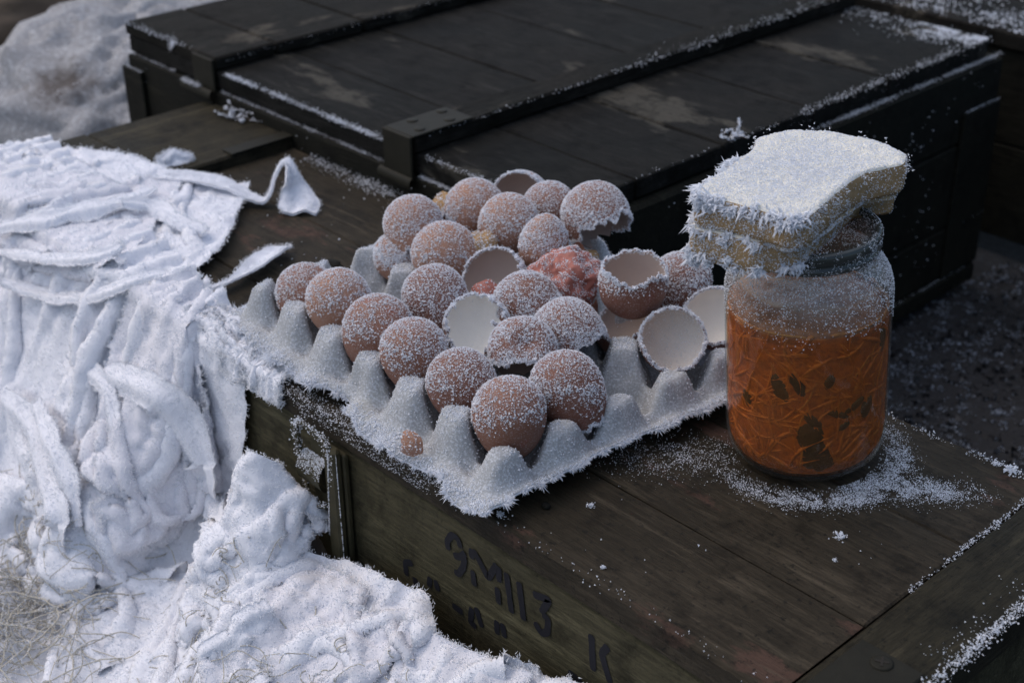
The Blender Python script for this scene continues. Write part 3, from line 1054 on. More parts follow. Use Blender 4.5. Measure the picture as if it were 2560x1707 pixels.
g1 = grains(P_[k] + N_[k] * .0004, sizes(k.sum(), .00026, .00085, r) * (1 + .35 * edge[k]), r)
# short hairs on the tops and the rim
k2 = r.random(len(P_)) < (.75 * edge + .5 * topm)
D = N_[k2] + r.normal(size=(k2.sum(), 3)) * .55 + [0, 0, .25]
g2 = needles(P_[k2], D, sizes(k2.sum(), .0008, .0034, r), r.uniform(.00018, .00042, k2.sum()), r)
# needles standing out from the rim itself
RP = TV[rim]
nr = 30000
kk = r.integers(0, len(rim), nr)
a_ = r.random((nr, 1))
p = RP[kk] * (1 - a_) + RP[(kk + 1) % len(rim)] * a_ - [0, 0, .0012]
c0 = tray_w(np.array(2.5), np.array(2.0), 0.0)
tang = RP[(kk + 1) % len(rim)] - RP[kk]
outw = np.cross(tang, (0, 0, 1.0))
outw /= np.linalg.norm(outw, axis=1)[:, None] + 1e-9
outw *= np.sign((outw * (p - c0)).sum(1))[:, None]
clump = np.clip(.6 + 2.0 * fbm(p, 150, 2, 9), .12, 1.9)
D = outw * .8 + r.normal(size=(nr, 3)) * .75 + np.stack([0 * clump, 0 * clump, .25 - .5 * r.random(nr)], 1)
left = (p - c0) @ np.array([-TSA * -1, -1.0, 0]) > .10
ln = sizes(nr, .0010, .0052, r) * clump * np.where(left, 1.25, 1.0)
g3 = needles(p, D, ln, r.uniform(.0004, .00085, nr), r)
V, F = cat(g1, g2, g3)
mk('frost', V, F, M_FROST, tray, smooth=False, kind='stuff')


# ---------------------------------------------------------------- eggs and shells
def shell_mat(name, c0, c1, spots=.0):
    m, nt, N, L, B = mat_new(name)
    v = tex_co(N, L)
    a = nz(N, L, v, 50, 4, .6)
    f = nz(N, L, v, 900, 3, .75)
    col = mixc(N, L, a, c0, c1)
    if spots:
        red = ramp(N, L, nz(N, L, v, 38, 3, .5), [(.57, W0), (.70, (spots,) * 3)])
        col = mixc(N, L, red, col, (.36, .055, .035))
    col = mixc(N, L, ramp(N, L, f, [(.52, W0), (.66, (.35,) * 3)]), col, (.62, .60, .60))
    L.new(col, B.inputs['Base Color'])
    B.inputs['Roughness'].default_value = .55
    B.inputs['Specular IOR Level'].default_value = .3
    B.inputs['Subsurface Weight'].default_value = .0
    bump(N, L, B, f, .25, .0004)
    return m


M_EGG = shell_mat('brown_shell', (.20, .088, .054), (.27, .125, .080), .5)
M_EGG2 = shell_mat('dark_brown_shell', (.16, .066, .042), (.22, .095, .062), .2)
M_EGGP = shell_mat('pale_brown_shell', (.29, .145, .090), (.36, .185, .118), .15)
M_IN = plain_mat('shell_lining', (.66, .61, .56), .65, .08, 90, 0, .15, .25)  # linings brightened to stand for light passing through the thin shell
M_INW = plain_mat('white_shell_lining', (.82, .80, .76), .65, .04, 90, 0, .15, .25)
M_INT = plain_mat('tan_shell_lining', (.52, .43, .38), .6, .10, 60, 0, .15, .25)
M_RED = plain_mat('red_yolk_membrane', (.40, .15, .115), .5, .45, 150, 0, .6, .3)
M_YEL = plain_mat('dried_membrane', (.42, .26, .12), .6, .45, 120, 0, .5, .3)

RA, RB = .0230, .0290     # egg radius, half length


def axes_of(d):
    d = np.array(d, float)
    d /= np.linalg.norm(d)
    a = np.cross(d, (0.37, .21, .9) if abs(d[2]) < .9 else (1, 0, 0))
    a /= np.linalg.norm(a)
    return d, a, np.cross(d, a)


def egg_radius(t, k=.17):
    return RA * np.sqrt(np.clip(1 - t * t, 0, 1)) * (1 + k * t)


def egg(c, pole, label, cut=None, jag=.12, seed=0, scale=1.0, mats=(None, None), frost_n=6000, dent=None, name='egg', cracks=0, taper=.17, fy=1.0, rim_frost=1.8, inside_frost=0.0, ls=1.0):
    """pole: direction of the big closed end. cut: angle (radians from the pole) where the shell is broken off, None = closed"""
    r = np.random.default_rng(900 + seed)
    d, a, b = axes_of(pole)
    c = np.array(c, float)
    m_out, m_in = mats
    m_out = m_out or M_EGG
    m_in = m_in or M_IN
    nph = 60
    ph = np.linspace(0, 2 * np.pi, nph, endpoint=False)
    if cut is None:
        nth = 28
        TH = np.repeat(np.linspace(0.0, np.pi, nth)[:, None], nph, 1)
    else:
        nth = 32
        jv = np.zeros(nph)
        cs = np.stack([np.cos(ph), np.sin(ph), np.full(nph, seed * 1.37)], 1)
        jv = noise(cs, 1.3, seed) * 1.3 + np.abs(noise(cs, 3.1, seed + 3)) * 1.5 + np.abs(noise(cs, 7, seed + 5)) * 1.1 + noise(cs, 14, seed + 6) * .5
        cutv = cut + jag * (jv - jv.mean())
        TH = np.linspace(0.0, 1.0, nth)[:, None] * cutv[None]
    PH = np.repeat(ph[None], nth, 0)

    def surf(off):
        t = np.cos(TH)
        rr = np.maximum(egg_radius(t, taper) - off, 0)
        Pl = (t * (RB * ls - off))[..., None] * d + (rr * np.cos(PH))[..., None] * a * fy + (rr * np.sin(PH))[..., None] * b
        Pl = Pl * scale
        Pl = Pl.reshape(-1, 3)
        if dent is not None:
            for dv, dr, dep in dent:
                dv = np.array(dv, float)
                dv /= np.linalg.norm(dv)
                u = Pl / (np.linalg.norm(Pl, axis=1)[:, None] + 1e-9)
                an_ = np.arccos(np.clip(u @ dv, -1, 1))
                wgt = sstep(1 - an_ / dr)
                Pl = Pl - dv * (wgt * dep)[:, None] * (1 + .5 * noise(Pl, 160, seed))[:, None]
        return c + Pl
    V = surf(0)
    V = V + (V - c) * (noise(V, 60, seed) * .02)[:, None]
    F = grid_faces(nth, nph, False, True)
    root = empty(name, (c[0], c[1], V[:, 2].min()))
    tag(root, label, 'egg' if cut is None else 'eggshell', 'eggs and shells in the grey tray')
    if cut is None:
        mk('shell', V, F, m_out, root)
    else:
        Vi = surf(.0006)
        n = len(V)
        base = (nth - 1) * nph
        rimf = np.stack([base + np.arange(nph), base + (np.arange(nph) + 1) % nph, n + (np.arange(nph) + 1) % nph, n + np.arange(nph)], 1)
        mk('shell', np.concatenate([V, Vi[base:]]), np.concatenate([F, rimf]), m_out, root)
        Vl = surf(.0007)
        mk('shell_lining', Vl, F[:, ::-1], m_in, root)
    fp = []
    P_, N_ = sample(V, F, frost_n * 3, r)
    N_ = np.where(((P_ - c) * N_).sum(1)[:, None] < 0, -N_, N_)
    w = np.clip(.22 + 1.15 * N_[:, 2] + .55 * fbm(P_, 42, 2, seed + 9) - .16 * (N_ @ np.array([.7, .7, 0])), 0.0, .92)
    low = np.clip((P_[:, 2] - (c[2] - .010)) / .016, 0, 1)
    w *= low * (.75 + .45 * r.random()) * np.clip(1.05 + 1.5 * fbm(P_, 130, 2, seed), .12, 1.9)
    k = r.random(len(P_)) < w
    sz = (.00018 + .00078 * r.random(k.sum()) ** 3.2) * np.where(N_[k, 2] > .55, .85, 1.1)
    fp.append(grains(P_[k] + N_[k] * .0003, sz, r))
    if cut is not None:
        # crusted broken edge
        m_ = int(900 * rim_frost)
        base = (nth - 1) * nph
        kk = r.integers(0, nph, m_)
        aa = r.random((m_, 1))
        p = V[base + kk] * (1 - aa) + V[base + (kk + 1) % nph] * aa
        # pull a little back from the edge on the outside
        p2 = V[base - nph + kk]
        p = p + (p2 - p) * (np.abs(r.normal(size=(m_, 1))) * .6)
        upw = p[:, 2] > c[2] - .016
        p = p[upw] + r.normal(size=(upw.sum(), 3)) * .0005
        fp.append(grains(p, sizes(len(p), .0004, .0012, r), r))
        if len(p):
            D = (p - c) / np.linalg.norm(p - c, axis=1)[:, None] - d * .4 + r.normal(size=p.shape) * .5
            fp.append(needles(p, D, sizes(len(p), .0006, .0022, r), np.full(len(p), .0003), r))
        if inside_frost:
            Q, M_ = sample(Vi, F, int(2500 * inside_frost), r)
            k = r.random(len(Q)) < .8
            Q = Q[k] + (c - Q[k]) * .03
            fp.append(grains(Q, sizes(len(Q), .0002, .0005, r), r))
    Vf, Ff = cat(*fp)
    mk('frost', Vf, Ff, M_FROST, root, smooth=False, kind='stuff')
    return root


UP = (0, 0, 1)
TOC = -CAM_F      # towards the viewer
RT = CAM_R


def toward(up, view, right):
    return np.array(UP) * up + np.array([TOC[0], TOC[1], 0]) * view + np.array([RT[0], RT[1], 0]) * right


# whole eggs of the near left row, front to back
egg((.2281, .0419, .039), toward(1, .12, .0), 'whole brown egg at the front corner of the tray', seed=1)
egg((.1810, .0455, .040), toward(1, .25, -.3), 'whole egg in the near left row, second from the front corner', seed=2, scale=.97, mats=(M_EGG2, None))
egg((.1310, .0474, .041), toward(1, -.1, -.3), 'whole egg in the near left row, third from the front corner', seed=3, scale=.98)
egg((.0845, .0508, .039), toward(1, .35, .2), 'whole egg in the near left row, third from its far left end', seed=4, scale=1.06)
egg((.0379, .0559, .042), toward(1, .15, -.35), 'whole pinkish egg in the near left row, second from its far left end', seed=5, scale=1.0, mats=(M_EGGP, None))
egg((-.0090, .0588, .0295), toward(1, .1, -.1), 'whole egg at the far left end of the near left row', seed=6, scale=.97)
egg((.2333, .0904, .040), toward(.75, -.45, -.5), 'whole dark brown egg with chipped base right of the front egg', cut=2.62, jag=.2, seed=7, mats=(M_EGG2, None), scale=1.0)
egg((.1850, .0945, .044), toward(.66, -.75, -.03), 'caved-in brown shell broken open at its base behind the front pair', cut=1.78, jag=.20, seed=8, mats=(M_EGG2, M_INT),
    dent=[(toward(.9, .6, .1), .55, .005)])
egg((.1362, .0970, .0500), toward(-.72, -.66, .10), 'open shell with bright white heart shaped inside in the middle', cut=1.85, jag=.55, seed=9, mats=(M_EGG2, M_INW), scale=1.0, ls=.80, inside_frost=.2)
egg((.0880, .1020, .046), toward(.80, -.62, -.25), 'brown egg with a cracked open base left of the white heart shaped shell', cut=2.55, jag=.42, seed=10, scale=1.0, mats=(M_EGG2, None))
egg((.1857, .1400, .042), toward(.75, -.25, -.62), 'brown shell with a pointed torn edge beside the empty cup', cut=1.75, jag=.34, seed=11, scale=1.03, mats=(M_EGG2, M_INT))
egg((.1406, .1442, .045), toward(.72, -.42, -.55), 'shell dome tipped left with broken lower edge in the tray middle', cut=1.66, jag=.26, seed=12, mats=(M_EGG2, M_INT), scale=1.02)
egg((.0948, .1510, .052), toward(-.55, -.72, .22), 'open tan lined shell with orange torn membrane below its rim', cut=1.75, jag=.45, seed=13, mats=(M_EGG2, M_INT), ls=.85)
egg((.0443, .1531, .050), toward(.7, .1, -.75), 'pale whole egg lying on its side left of the orange torn shell', seed=14, mats=(M_EGGP, None), scale=1.05)
egg((.0510, .2045, .060), toward(1, .2, .25), 'whole egg heaped behind the one lying on its side', seed=15, mats=(M_EGGP, M_INT), scale=.97)
egg((-.0023, .1563, .056), toward(.75, -.6, -.1), 'pale egg at the left end of the back heap', cut=2.35, jag=.35, seed=16, mats=(M_EGGP, M_INT), scale=.97)
egg((-.006, .1495, .036), toward(.2, .6, -.75), 'shell half wedged under the leftmost egg of the back heap', cut=1.5, jag=.2, seed=17, mats=(M_EGGP, M_INT), scale=.86)
egg((.0047, .2079, .058), toward(.60, -.45, .65), 'pale egg with torn crusted left side in the back row', cut=2.2, jag=.45, seed=18, mats=(M_EGGP, M_INT), scale=.97)
egg((.0086, .2556, .055), toward(-.20, -.95, .35), 'open tan shell gaping toward the viewer at the very back', cut=1.62, jag=.20, seed=20, mats=(M_EGGP, M_INT), scale=1.0)
egg((.0523, .2495, .058), toward(1, -.1, -.2), 'egg in the back row between the gaping tan shell and the large broken dome', seed=21, mats=(M_EGG, None), scale=.92)
egg((.1038, .2495, .068), toward(.66, -.62, -.36), 'large shell dome broken open at its lower right in the back row', cut=1.80, jag=.24, seed=22, mats=(M_EGG, M_INT), scale=1.10)
egg((.0985, .1977, .066), toward(.9, .1, .1), 'small pinkish pointed egg above the crushed red one', seed=23, mats=(M_EGGP, None), scale=.80, taper=-.15)
egg((.1931, .1916, .0735), toward(-1, -.16, -.02), 'open shell cup with frosted rim standing behind the empty cup', cut=1.86, jag=.16, seed=25, mats=(M_EGG2, M_INT), scale=1.02)
egg((.1890, .1890, .043), toward(-1, .0, .1), 'broken shell holding the open frosted cup above it', cut=1.50, jag=.20, seed=26, mats=(M_EGG2, M_INT), scale=1.04)
egg((.1905, .2425, .045), toward(.9, -.1, .3), 'brown shell half hidden beside the jar at the back right', cut=1.9, jag=.2, seed=28, mats=(M_EGG2, M_IN), scale=.98)
egg((.2361, .2282, .046), toward(-.70, -.62, .25), 'open white lined shell partly hidden by the jar', cut=1.70, jag=.12, seed=29, mats=(M_EGG2, M_INW), scale=.95, ls=.80)
egg((.2372, .1842, .0455), toward(-.64, -.76, .06), 'open white shell with thick frosted rim left of the jar', cut=1.72, jag=.28, seed=30, mats=(M_EGG2, M_IN), scale=.97, ls=.80, rim_frost=1.9, inside_frost=.8)


# crushed red egg: a torn lump of membrane and shell
def crushed():
    c = np.array((.1340, .1835, .054))
    r = np.random.default_rng(77)
    n, m_ = 60, 84
    th_, ph = np.meshgrid(np.linspace(.02, np.pi - .02, n), np.linspace(0, 2 * np.pi, m_, endpoint=False), indexing='ij')
    d = np.stack([np.sin(th_) * np.cos(ph), np.sin(th_) * np.sin(ph), np.cos(th_)], -1).reshape(-1, 3)
    rr = .0235 * (1 + .30 * fbm(d, 1.5, 3, 5) - .30 * np.abs(noise(d, 2.2, 8)))
    V = c + d * rr[:, None] * [1.12, 1.12, 1.0]
    F = grid_faces(n, m_, False, True)
    root = empty('egg', (c[0], c[1], V[:, 2].min()))
    tag(root, 'crushed egg with torn red and pink membrane among the shells', 'egg', 'eggs and shells in the grey tray')
    mk('membrane', V, F, M_RED, root)
    # curls of torn shell round it
    for k, (off, sc, col) in enumerate((((-.020, .004, .004), .5, M_YEL), ((.014, -.018, -.012), .55, M_RED), ((.020, .002, -.012), .5, M_EGG2), ((-.004, -.022, -.006), .42, M_RED), ((-.012, .018, .010), .5, M_EGGP))):
        nn, mm = 14, 18
        dd, a, b = axes_of(np.array(off) + [0, 0, -.004])
        T, PP = np.meshgrid(np.linspace(0, 1, nn), np.linspace(-1.3, 1.3, mm), indexing='ij')
        ang = T * (1.3 + .25 * np.sin(PP * 4 + k))
        p = c + np.array(off) + (np.cos(ang)[..., None] * dd + (np.sin(ang) * np.cos(PP))[..., None] * a + (np.sin(ang) * np.sin(PP))[..., None] * b) * .022 * sc
        p = p.reshape(-1, 3) + np.stack([noise(p.reshape(-1, 3), 120, k + s) for s in (1, 2, 3)], 1) * .0022
        mk('shell_fragment', p, grid_faces(nn, mm), col, root)
    P_, N_ = sample(V, F, 22000, r)
    k = (N_[:, 2] * np.sign(((P_ - c) * N_).sum(1)) > -.1) & (fbm(P_, 130, 2, 4) > -.12)
    N_ = np.where(((P_ - c) * N_).sum(1)[:, None] < 0, -N_, N_)
    kk = k & (r.random(len(P_)) < .55)
    V2, F2 = grains(P_[kk] + N_[kk] * .0003, sizes(kk.sum(), .0002, .0007, r), r)
    mk('frost', V2, F2, M_FROST, root, smooth=False, kind='stuff')


crushed()


def scrap(c, nrm, size, mat, label, seed, name='shell_fragment', frost_n=250):
    r = np.random.default_rng(seed)
    d, a, b = axes_of(nrm)
    nn, mm = 12, 22
    T, PP = np.meshgrid(np.linspace(0, 1, nn), np.linspace(0, 2 * np.pi, mm, endpoint=False), indexing='ij')
    rad = size * T * (1 + .35 * n1(PP.ravel() * 1.3, seed).reshape(PP.shape) + .2 * n1(PP.ravel() * 4, seed + 1).reshape(PP.shape))
    p = np.array(c) + (rad * np.cos(PP))[..., None] * a + (rad * np.sin(PP))[..., None] * b - (T ** 2 * size * .45)[..., None] * d
    p = p.reshape(-1, 3)
    p = p + np.stack([noise(p, 140, seed + s) for s in (1, 2, 3)], 1) * size * .12
    F = grid_faces(nn, mm, False, True)
    o = empty(name, (c[0], c[1], p[:, 2].min()))
    tag(o, label, 'eggshell', 'loose fragments of eggshell')
    mk('shell', p, F, mat, o)
    P_, N_ = sample(p, F, frost_n, r)
    V2, F2 = grains(P_ + [0, 0, .0004], sizes(frost_n, .0003, .0010, r), r)
    mk('frost', V2, F2, M_FROST, o, smooth=False, kind='stuff')


scrap((.1075, .1345, .046), toward(.3, .9, .2), .014, M_RED, 'orange red torn membrane hanging below the tan lined shell', 3)
scrap((.0650, .1705, .064), toward(.6, .6, .4), .013, M_YEL, 'crusted yellowish scrap between the heaped eggs', 5, frost_n=420)
scrap((-.004, .186, .060), toward(.3, .9, -.3), .017, M_YEL, 'torn frost crusted scrap beside the leftmost pale egg', 7, frost_n=700)
scrap((.010, .192, .050), toward(.2, .9, .3), .015, M_EGG2, 'brown jagged shell scrap below the torn frosty one', 9, frost_n=160)
scrap((.1885, -.0085, .0245), toward(.2, .9, -.5), .009, M_EGGP, 'small brown shell fragment caught on the rim of the tray', 11, frost_n=120)
scrap((.118, .226, .046), toward(.5, .8, .2), .012, M_YEL, 'bent shell scrap hanging under the large broken dome', 13, frost_n=120)

# ---------------------------------------------------------------- jar
JT = .070
JD = np.array([-JT * .6817, -JT * .7317, 1.0])
JD /= np.linalg.norm(JD)
JX = np.cross((0, 1.0, 0), JD)
JX /= np.linalg.norm(JX)
JY = np.cross(JD, JX)


def jar_w(x, y, z):
    p = np.stack([np.asarray(x, float) + 0 * np.asarray(z), np.asarray(y, float) + 0 * np.asarray(z), np.asarray(z, float) + 0 * np.asarray(x)], -1)
    return JB + [0, 0, .0032] + p[..., 0:1] * JX + p[..., 1:2] * JY + p[..., 2:3] * JD


def lathe(prof, k=72):
    prof = np.array(prof)
    an = np.linspace(0, 2 * np.pi, k, endpoint=False)
    R_, A_ = np.meshgrid(np.arange(len(prof)), an, indexing='ij')
    V = jar_w(prof[R_, 0] * np.cos(A_), prof[R_, 0] * np.sin(A_), prof[R_, 1]).reshape(-1, 3)
    return V, grid_faces(len(prof), k, False, True)


def glass_mat():
    m, nt, N, L, B = mat_new('jar_glass')
    N.remove(B)
    out = N['Material Output']
    tr = N.new('ShaderNodeBsdfTransparent')
    tr.inputs[0].default_value = (.90, .925, .915, 1)
    gl = N.new('ShaderNodeBsdfGlossy')
    gl.inputs['Roughness'].default_value = .06
    gl.inputs['Color'].default_value = (1, 1, 1, 1)
    lw = N.new('ShaderNodeLayerWeight')
    lw.inputs['Blend'].default_value = .5
    pw = N.new('ShaderNodeMath')
    pw.operation = 'POWER'
    pw.inputs[1].default_value = 4.0
    L.new(lw.outputs['Facing'], pw.inputs[0])
    fr = N.new('ShaderNodeMath')
    fr.operation = 'MULTIPLY_ADD'
    fr.inputs[1].default_value = .55
    fr.inputs[2].default_value = .035
    L.new(pw.outputs[0], fr.inputs[0])
    mx = N.new('ShaderNodeMixShader')
    L.new(fr.outputs[0], mx.inputs[0])
    L.new(tr.outputs[0], mx.inputs[1])
    L.new(gl.outputs[0], mx.inputs[2])
    # breath of frost and grime on the glass
    df = N.new('ShaderNodeBsdfDiffuse')
    df.inputs['Color'].default_value = (.42, .42, .41, 1)
    v = tex_co(N, L)
    n_ = nz(N, L, v, 40, 5, .7)
    sp = N.new('ShaderNodeSeparateXYZ')
    L.new(v, sp.inputs[0])
    hz = N.new('ShaderNodeMapRange')
    hz.inputs['From Min'].default_value = .106
    hz.inputs['From Max'].default_value = .128
    hz.inputs['To Min'].default_value = .05
    hz.inputs['To Max'].default_value = .22
    L.new(sp.outputs['Z'], hz.inputs['Value'])
    ml = N.new('ShaderNodeMath')
    ml.operation = 'MULTIPLY'
    L.new(hz.outputs[0], ml.inputs[0])
    L.new(ramp(N, L, n_, [(.30, (.35,) * 3), (.70, W1)]), ml.inputs[1])
    m2 = N.new('ShaderNodeMixShader')
    L.new(ml.outputs[0], m2.inputs[0])
    L.new(mx.outputs[0], m2.inputs[1])
    L.new(df.outputs[0], m2.inputs[2])
    L.new(m2.outputs[0], out.inputs['Surface'])
    return m


M_GLASS = glass_mat()
jar = empty('glass_jar', tuple(JB))
tag(jar, 'glass preserving jar with frosted shoulder standing on the olive crate', 'jar')
body = [(.0, .004), (.030, .003), (.038, .000), (.0435, .002), (.0475, .007), (.0497, .014), (.0506, .024), (.0507, .060), (.0507, .114), (.0503, .120), (.0490, .126), (.0465, .1315), (.0430, .136), (.0412, .139), (.0405, .1425)]
JV, JF = lathe(body)
mk('glass_body', JV, JF[:, ::-1], M_GLASS, jar)
inner = [(.0405 - .0024, .1425), (.0386, .139), (.0405, .135), (.0440, .130), (.0466, .1245), (.0478, .118), (.0480, .100)]
V, F = lathe(inner)
mk('inner_wall', V, F, M_GLASS, jar)
neck = [(.0405, .1425), (.0408, .1435), (.0424, .1445), (.0424, .1462), (.0410, .1472), (.0410, .1490), (.0422, .1500), (.0430, .1525), (.0426, .1555), (.0410, .1570), (.0392, .1568), (.0382, .1550), (.0381, .1425)]
NV, NF = lathe(neck)
M_RIM = plain_mat('thick_glass_rim', (.050, .055, .050), .18, .3, 60, 0, .0, .5)
mk('threaded_rim', NV, NF[:, ::-1], M_RIM, jar)
r = np.random.default_rng(61)
P_, N_ = sample(JV, JF, 110000, r)
ax_ = (P_ - JB - [0, 0, .0032]) @ JD
N_ = np.where(((P_ - JB) @ np.stack([JX, JY], 1)).reshape(-1, 2)[:, :1] * 0 + ((P_ - (JB + JD * ax_[:, None])) * N_).sum(1)[:, None] < 0, -N_, N_)
side = (P_ - JB) @ np.array([CAM_R[0], CAM_R[1], 0])
w = np.clip((ax_ - (.100 + .012 * fbm(P_, 50, 2, 3) - .10 * np.clip(side, 0, 1))) / .035, 0, 1) ** 1.4 * .75
w *= np.clip(.8 + 1.2 * fbm(P_, 140, 2, 6), .05, 1.5)
k = (r.random(len(P_)) < w) & (ax_ > .07)
g1 = grains(P_[k] + N_[k] * .0002, sizes(k.sum(), .00016, .00062, r), r)
P_, N_ = sample(NV, NF, 14000, r)
ax_ = (P_ - JB - [0, 0, .0032]) @ JD
k = (r.random(len(P_)) < .60 * np.clip(.6 + 1.8 * fbm(P_, 120, 2, 8), 0, 1.4)) & (N_[:, 2] * 0 + ax_ > .143)
g2 = grains(P_[k], sizes(k.sum(), .0002, .0007, r), r)
V, F = cat(g1, g2)
mk('frost', V, F, M_FROST, jar, smooth=False, kind='stuff')


# pickled salad inside
def salad_mat(name, a_, b_, dark):
    m, nt, N, L, B = mat_new(name)
    v = tex_co(N, L)
    a = nz(N, L, v, 70, 5, .65)
    b = nz(N, L, v, 220, 4, .7)
    col = mixc(N, L, a, a_, b_)
    col = mixc(N, L, ramp(N, L, b, [(.40, (.7,) * 3), (.55, W0)]), col, dark)
    L.new(col, B.inputs['Base Color'])
    B.inputs['Roughness'].default_value = .35
    B.inputs['Subsurface Weight'].default_value = .0
    bump(N, L, B, b, .5, .0015)
    return m


M_SAL = salad_mat('pickled_cabbage', (.40, .115, .014), (.52, .165, .024), (.24, .066, .010))
M_SH1 = salad_mat('carrot_shred', (.50, .155, .017), (.62, .23, .035), (.34, .095, .013))
M_SH2 = salad_mat('yellow_shred', (.48, .19, .03), (.56, .25, .05), (.30, .11, .02))
M_CUC = salad_mat('dark_gherkin', (.030, .026, .010), (.060, .048, .018), (.014, .012, .006))
sal = empty('pickled_salad', tuple(JB + [0, 0, .006]))
tag(sal, 'shredded orange carrot and cabbage salad with dark gherkins inside the jar', 'salad')
prof = [(.0, .0050), (.034, .0050), (.042, .0068), (.0462, .0120), (.0478, .0210)] + [(.0482, z) for z in np.linspace(.030, .104, 26)] + [(.0476, .1075), (.044, .1095), (.036, .1105), (.024, .110), (.010, .1105), (.0, .111)]
pr = np.array(prof)
kk = 110
an = np.linspace(0, 2 * np.pi, kk, endpoint=False)
R_, A_ = np.meshgrid(np.arange(len(pr)), an, indexing='ij')
rr, zz = pr[R_, 0].copy(), pr[R_, 1].copy()
pp = np.stack([rr * np.cos(A_), rr * np.sin(A_), zz], -1).reshape(-1, 3)
bm = fbm(pp, 90, 3, 4).reshape(rr.shape)
rr = rr - np.clip(bm, 0, 1) * .0022 * (pr[R_, 0] > .03)
zz = zz + (bm * .004 + .004 * np.cos(A_ + 2.2)) * (pr[R_, 1] > .106)
V = jar_w(rr * np.cos(A_), rr * np.sin(A_), zz).reshape(-1, 3)
mk('cabbage_mass', V, grid_faces(len(pr), kk, False, True)[:, ::-1], M_SAL, sal)
r = np.random.default_rng(71)
for nm, mt, cnt, wd in (('carrot_shreds', M_SH1, 520, .0017), ('yellow_shreds', M_SH2, 120, .0011)):
    parts = []
    for s_ in range(cnt):
        a0 = r.uniform(0, 2 * np.pi)
        z0 = r.uniform(.009, .106)
        ln = r.uniform(.012, .045)
        dr = r.normal(size=2)
        dr /= np.linalg.norm(dr)
        t = np.linspace(0, 1, 12)
        cv = r.normal() * 1.3
        ang = np.cumsum(np.full(12, cv / 12)) + math.atan2(dr[1], dr[0])
        st = ln / 11
        a = a0 + np.cumsum(np.cos(ang)) * st / .047
        z = np.clip(z0 + np.cumsum(np.sin(ang)) * st, .008, .107)
        R0 = np.interp(z, [.006, .010, .016, .026, .12], [.0405, .0446, .0472, .0480, .0481]) - .0002 - .0012 * r.random() * np.abs(np.sin(t * 3.1 + r.uniform(0, 3)))
        P = jar_w(R0 * np.cos(a), R0 * np.sin(a), z)
        parts.append(tube_mesh(P, wd * (.45 + .6 * r.random()) * np.sin(np.pi * (t * .9 + .05)) ** .5, 4))
    V, F = merge(parts)
    mk(nm, V, F, mt, sal, kind='stuff')


def brine_mat():
    m, nt, N, L, B = mat_new('murky_brine')
    N.remove(B)
    v = tex_co(N, L)
    f = nz(N, L, v, 60, 5, .65)
    t = N.new('ShaderNodeBsdfTransparent')
    t.inputs[0].default_value = (1.0, .80, .55, 1)
    d = N.new('ShaderNodeBsdfDiffuse')
    d.inputs['Color'].default_value = (.38, .12, .022, 1)
    mx = N.new('ShaderNodeMixShader')
    L.new(ramp(N, L, f, [(.36, (.06,) * 3), (.72, (.36,) * 3)]), mx.inputs[0])
    L.new(t.outputs[0], mx.inputs[1])
    L.new(d.outputs[0], mx.inputs[2])
    L.new(mx.outputs[0], N['Material Output'].inputs['Surface'])
    return m


V, F = lathe([(.030, .0036), (.0395, .0040), (.0440, .0062), (.0474, .0110), (.0490, .0200)] + [(.0496, z) for z in np.linspace(.030, .106, 8)])
mk('brine', V, F[:, ::-1], brine_mat(), sal)


def jar_angle(px_right, z):
    """angle round the jar of a point that shows px_right of the axis (fraction of radius) on the viewer side"""
    v = np.array([TOC[0], TOC[1], 0])
    v /= np.linalg.norm(v)
    w_ = np.array([RT[0], RT[1], 0])
    w_ /= np.linalg.norm(w_)
    d = w_ * px_right + v * math.sqrt(max(0, 1 - px_right ** 2))
    return math.atan2(d @ JY, d @ JX)


GH = [(-.50, .070, .020, .0050, 2.05), (-.30, .075, .016, .0040, 1.95), (-.13, .038, .018, .0085, 1.75), (-.02, .022, .024, .0100, 1.70), (.46, .056, .016, .0030, .5), (.22, .052, .014, .0026, 2.7), (-.10, .049, .012, .0036, 2.4), (.84, .090, .014, .0050, 1.4), (-.85, .056, .010, .0050, 1.7), (.10, .076, .009, .0034, 1.2), (.30, .043, .008, .0026, .4), (.62, .050, .012, .0050, 1.2)]
for gi, (pr_, z, ln, wd, tilt) in enumerate(GH):
    a0 = jar_angle(pr_, z)
    nr_, na_ = 7, 30
    T, A = np.meshgrid(np.linspace(0, 1, nr_), np.linspace(0, 2 * np.pi, na_, endpoint=False), indexing='ij')
    wob = 1 + .35 * n1(A.ravel() * 1.1, gi).reshape(A.shape) + .18 * n1(A.ravel() * 3.2, gi + 7).reshape(A.shape)
    e1, e2 = T * np.cos(A) * ln * .75 * wob, T * np.sin(A) * wd * 1.25 * wob
    da = (e1 * math.cos(tilt) - e2 * math.sin(tilt)) / .047
    zz = np.clip(z + e1 * math.sin(tilt) + e2 * math.cos(tilt), .0085, .100)
    R0 = np.interp(zz, [.006, .010, .016, .026, .12], [.0410, .0450, .0476, .0483, .0484])
    out_ = R0 + .0007 - .0030 * T ** 4
    inn_ = R0 - .0034
    V1 = jar_w(out_ * np.cos(a0 + da), out_ * np.sin(a0 + da), zz).reshape(-1, 3)
    V2 = jar_w(inn_ * np.cos(a0 + da), inn_ * np.sin(a0 + da), zz).reshape(-1, 3)
    m_ = len(V1)
    rim_ = (nr_ - 1) * na_ + np.arange(na_)
    F = np.concatenate([grid_faces(nr_, na_, False, True), grid_faces(nr_, na_, False, True)[:, ::-1] + m_, np.stack([rim_, np.roll(rim_, -1), np.roll(rim_, -1) + m_, rim_ + m_], 1)])
    mk('gherkin_piece', np.concatenate([V1, V2]), F, M_CUC, sal)

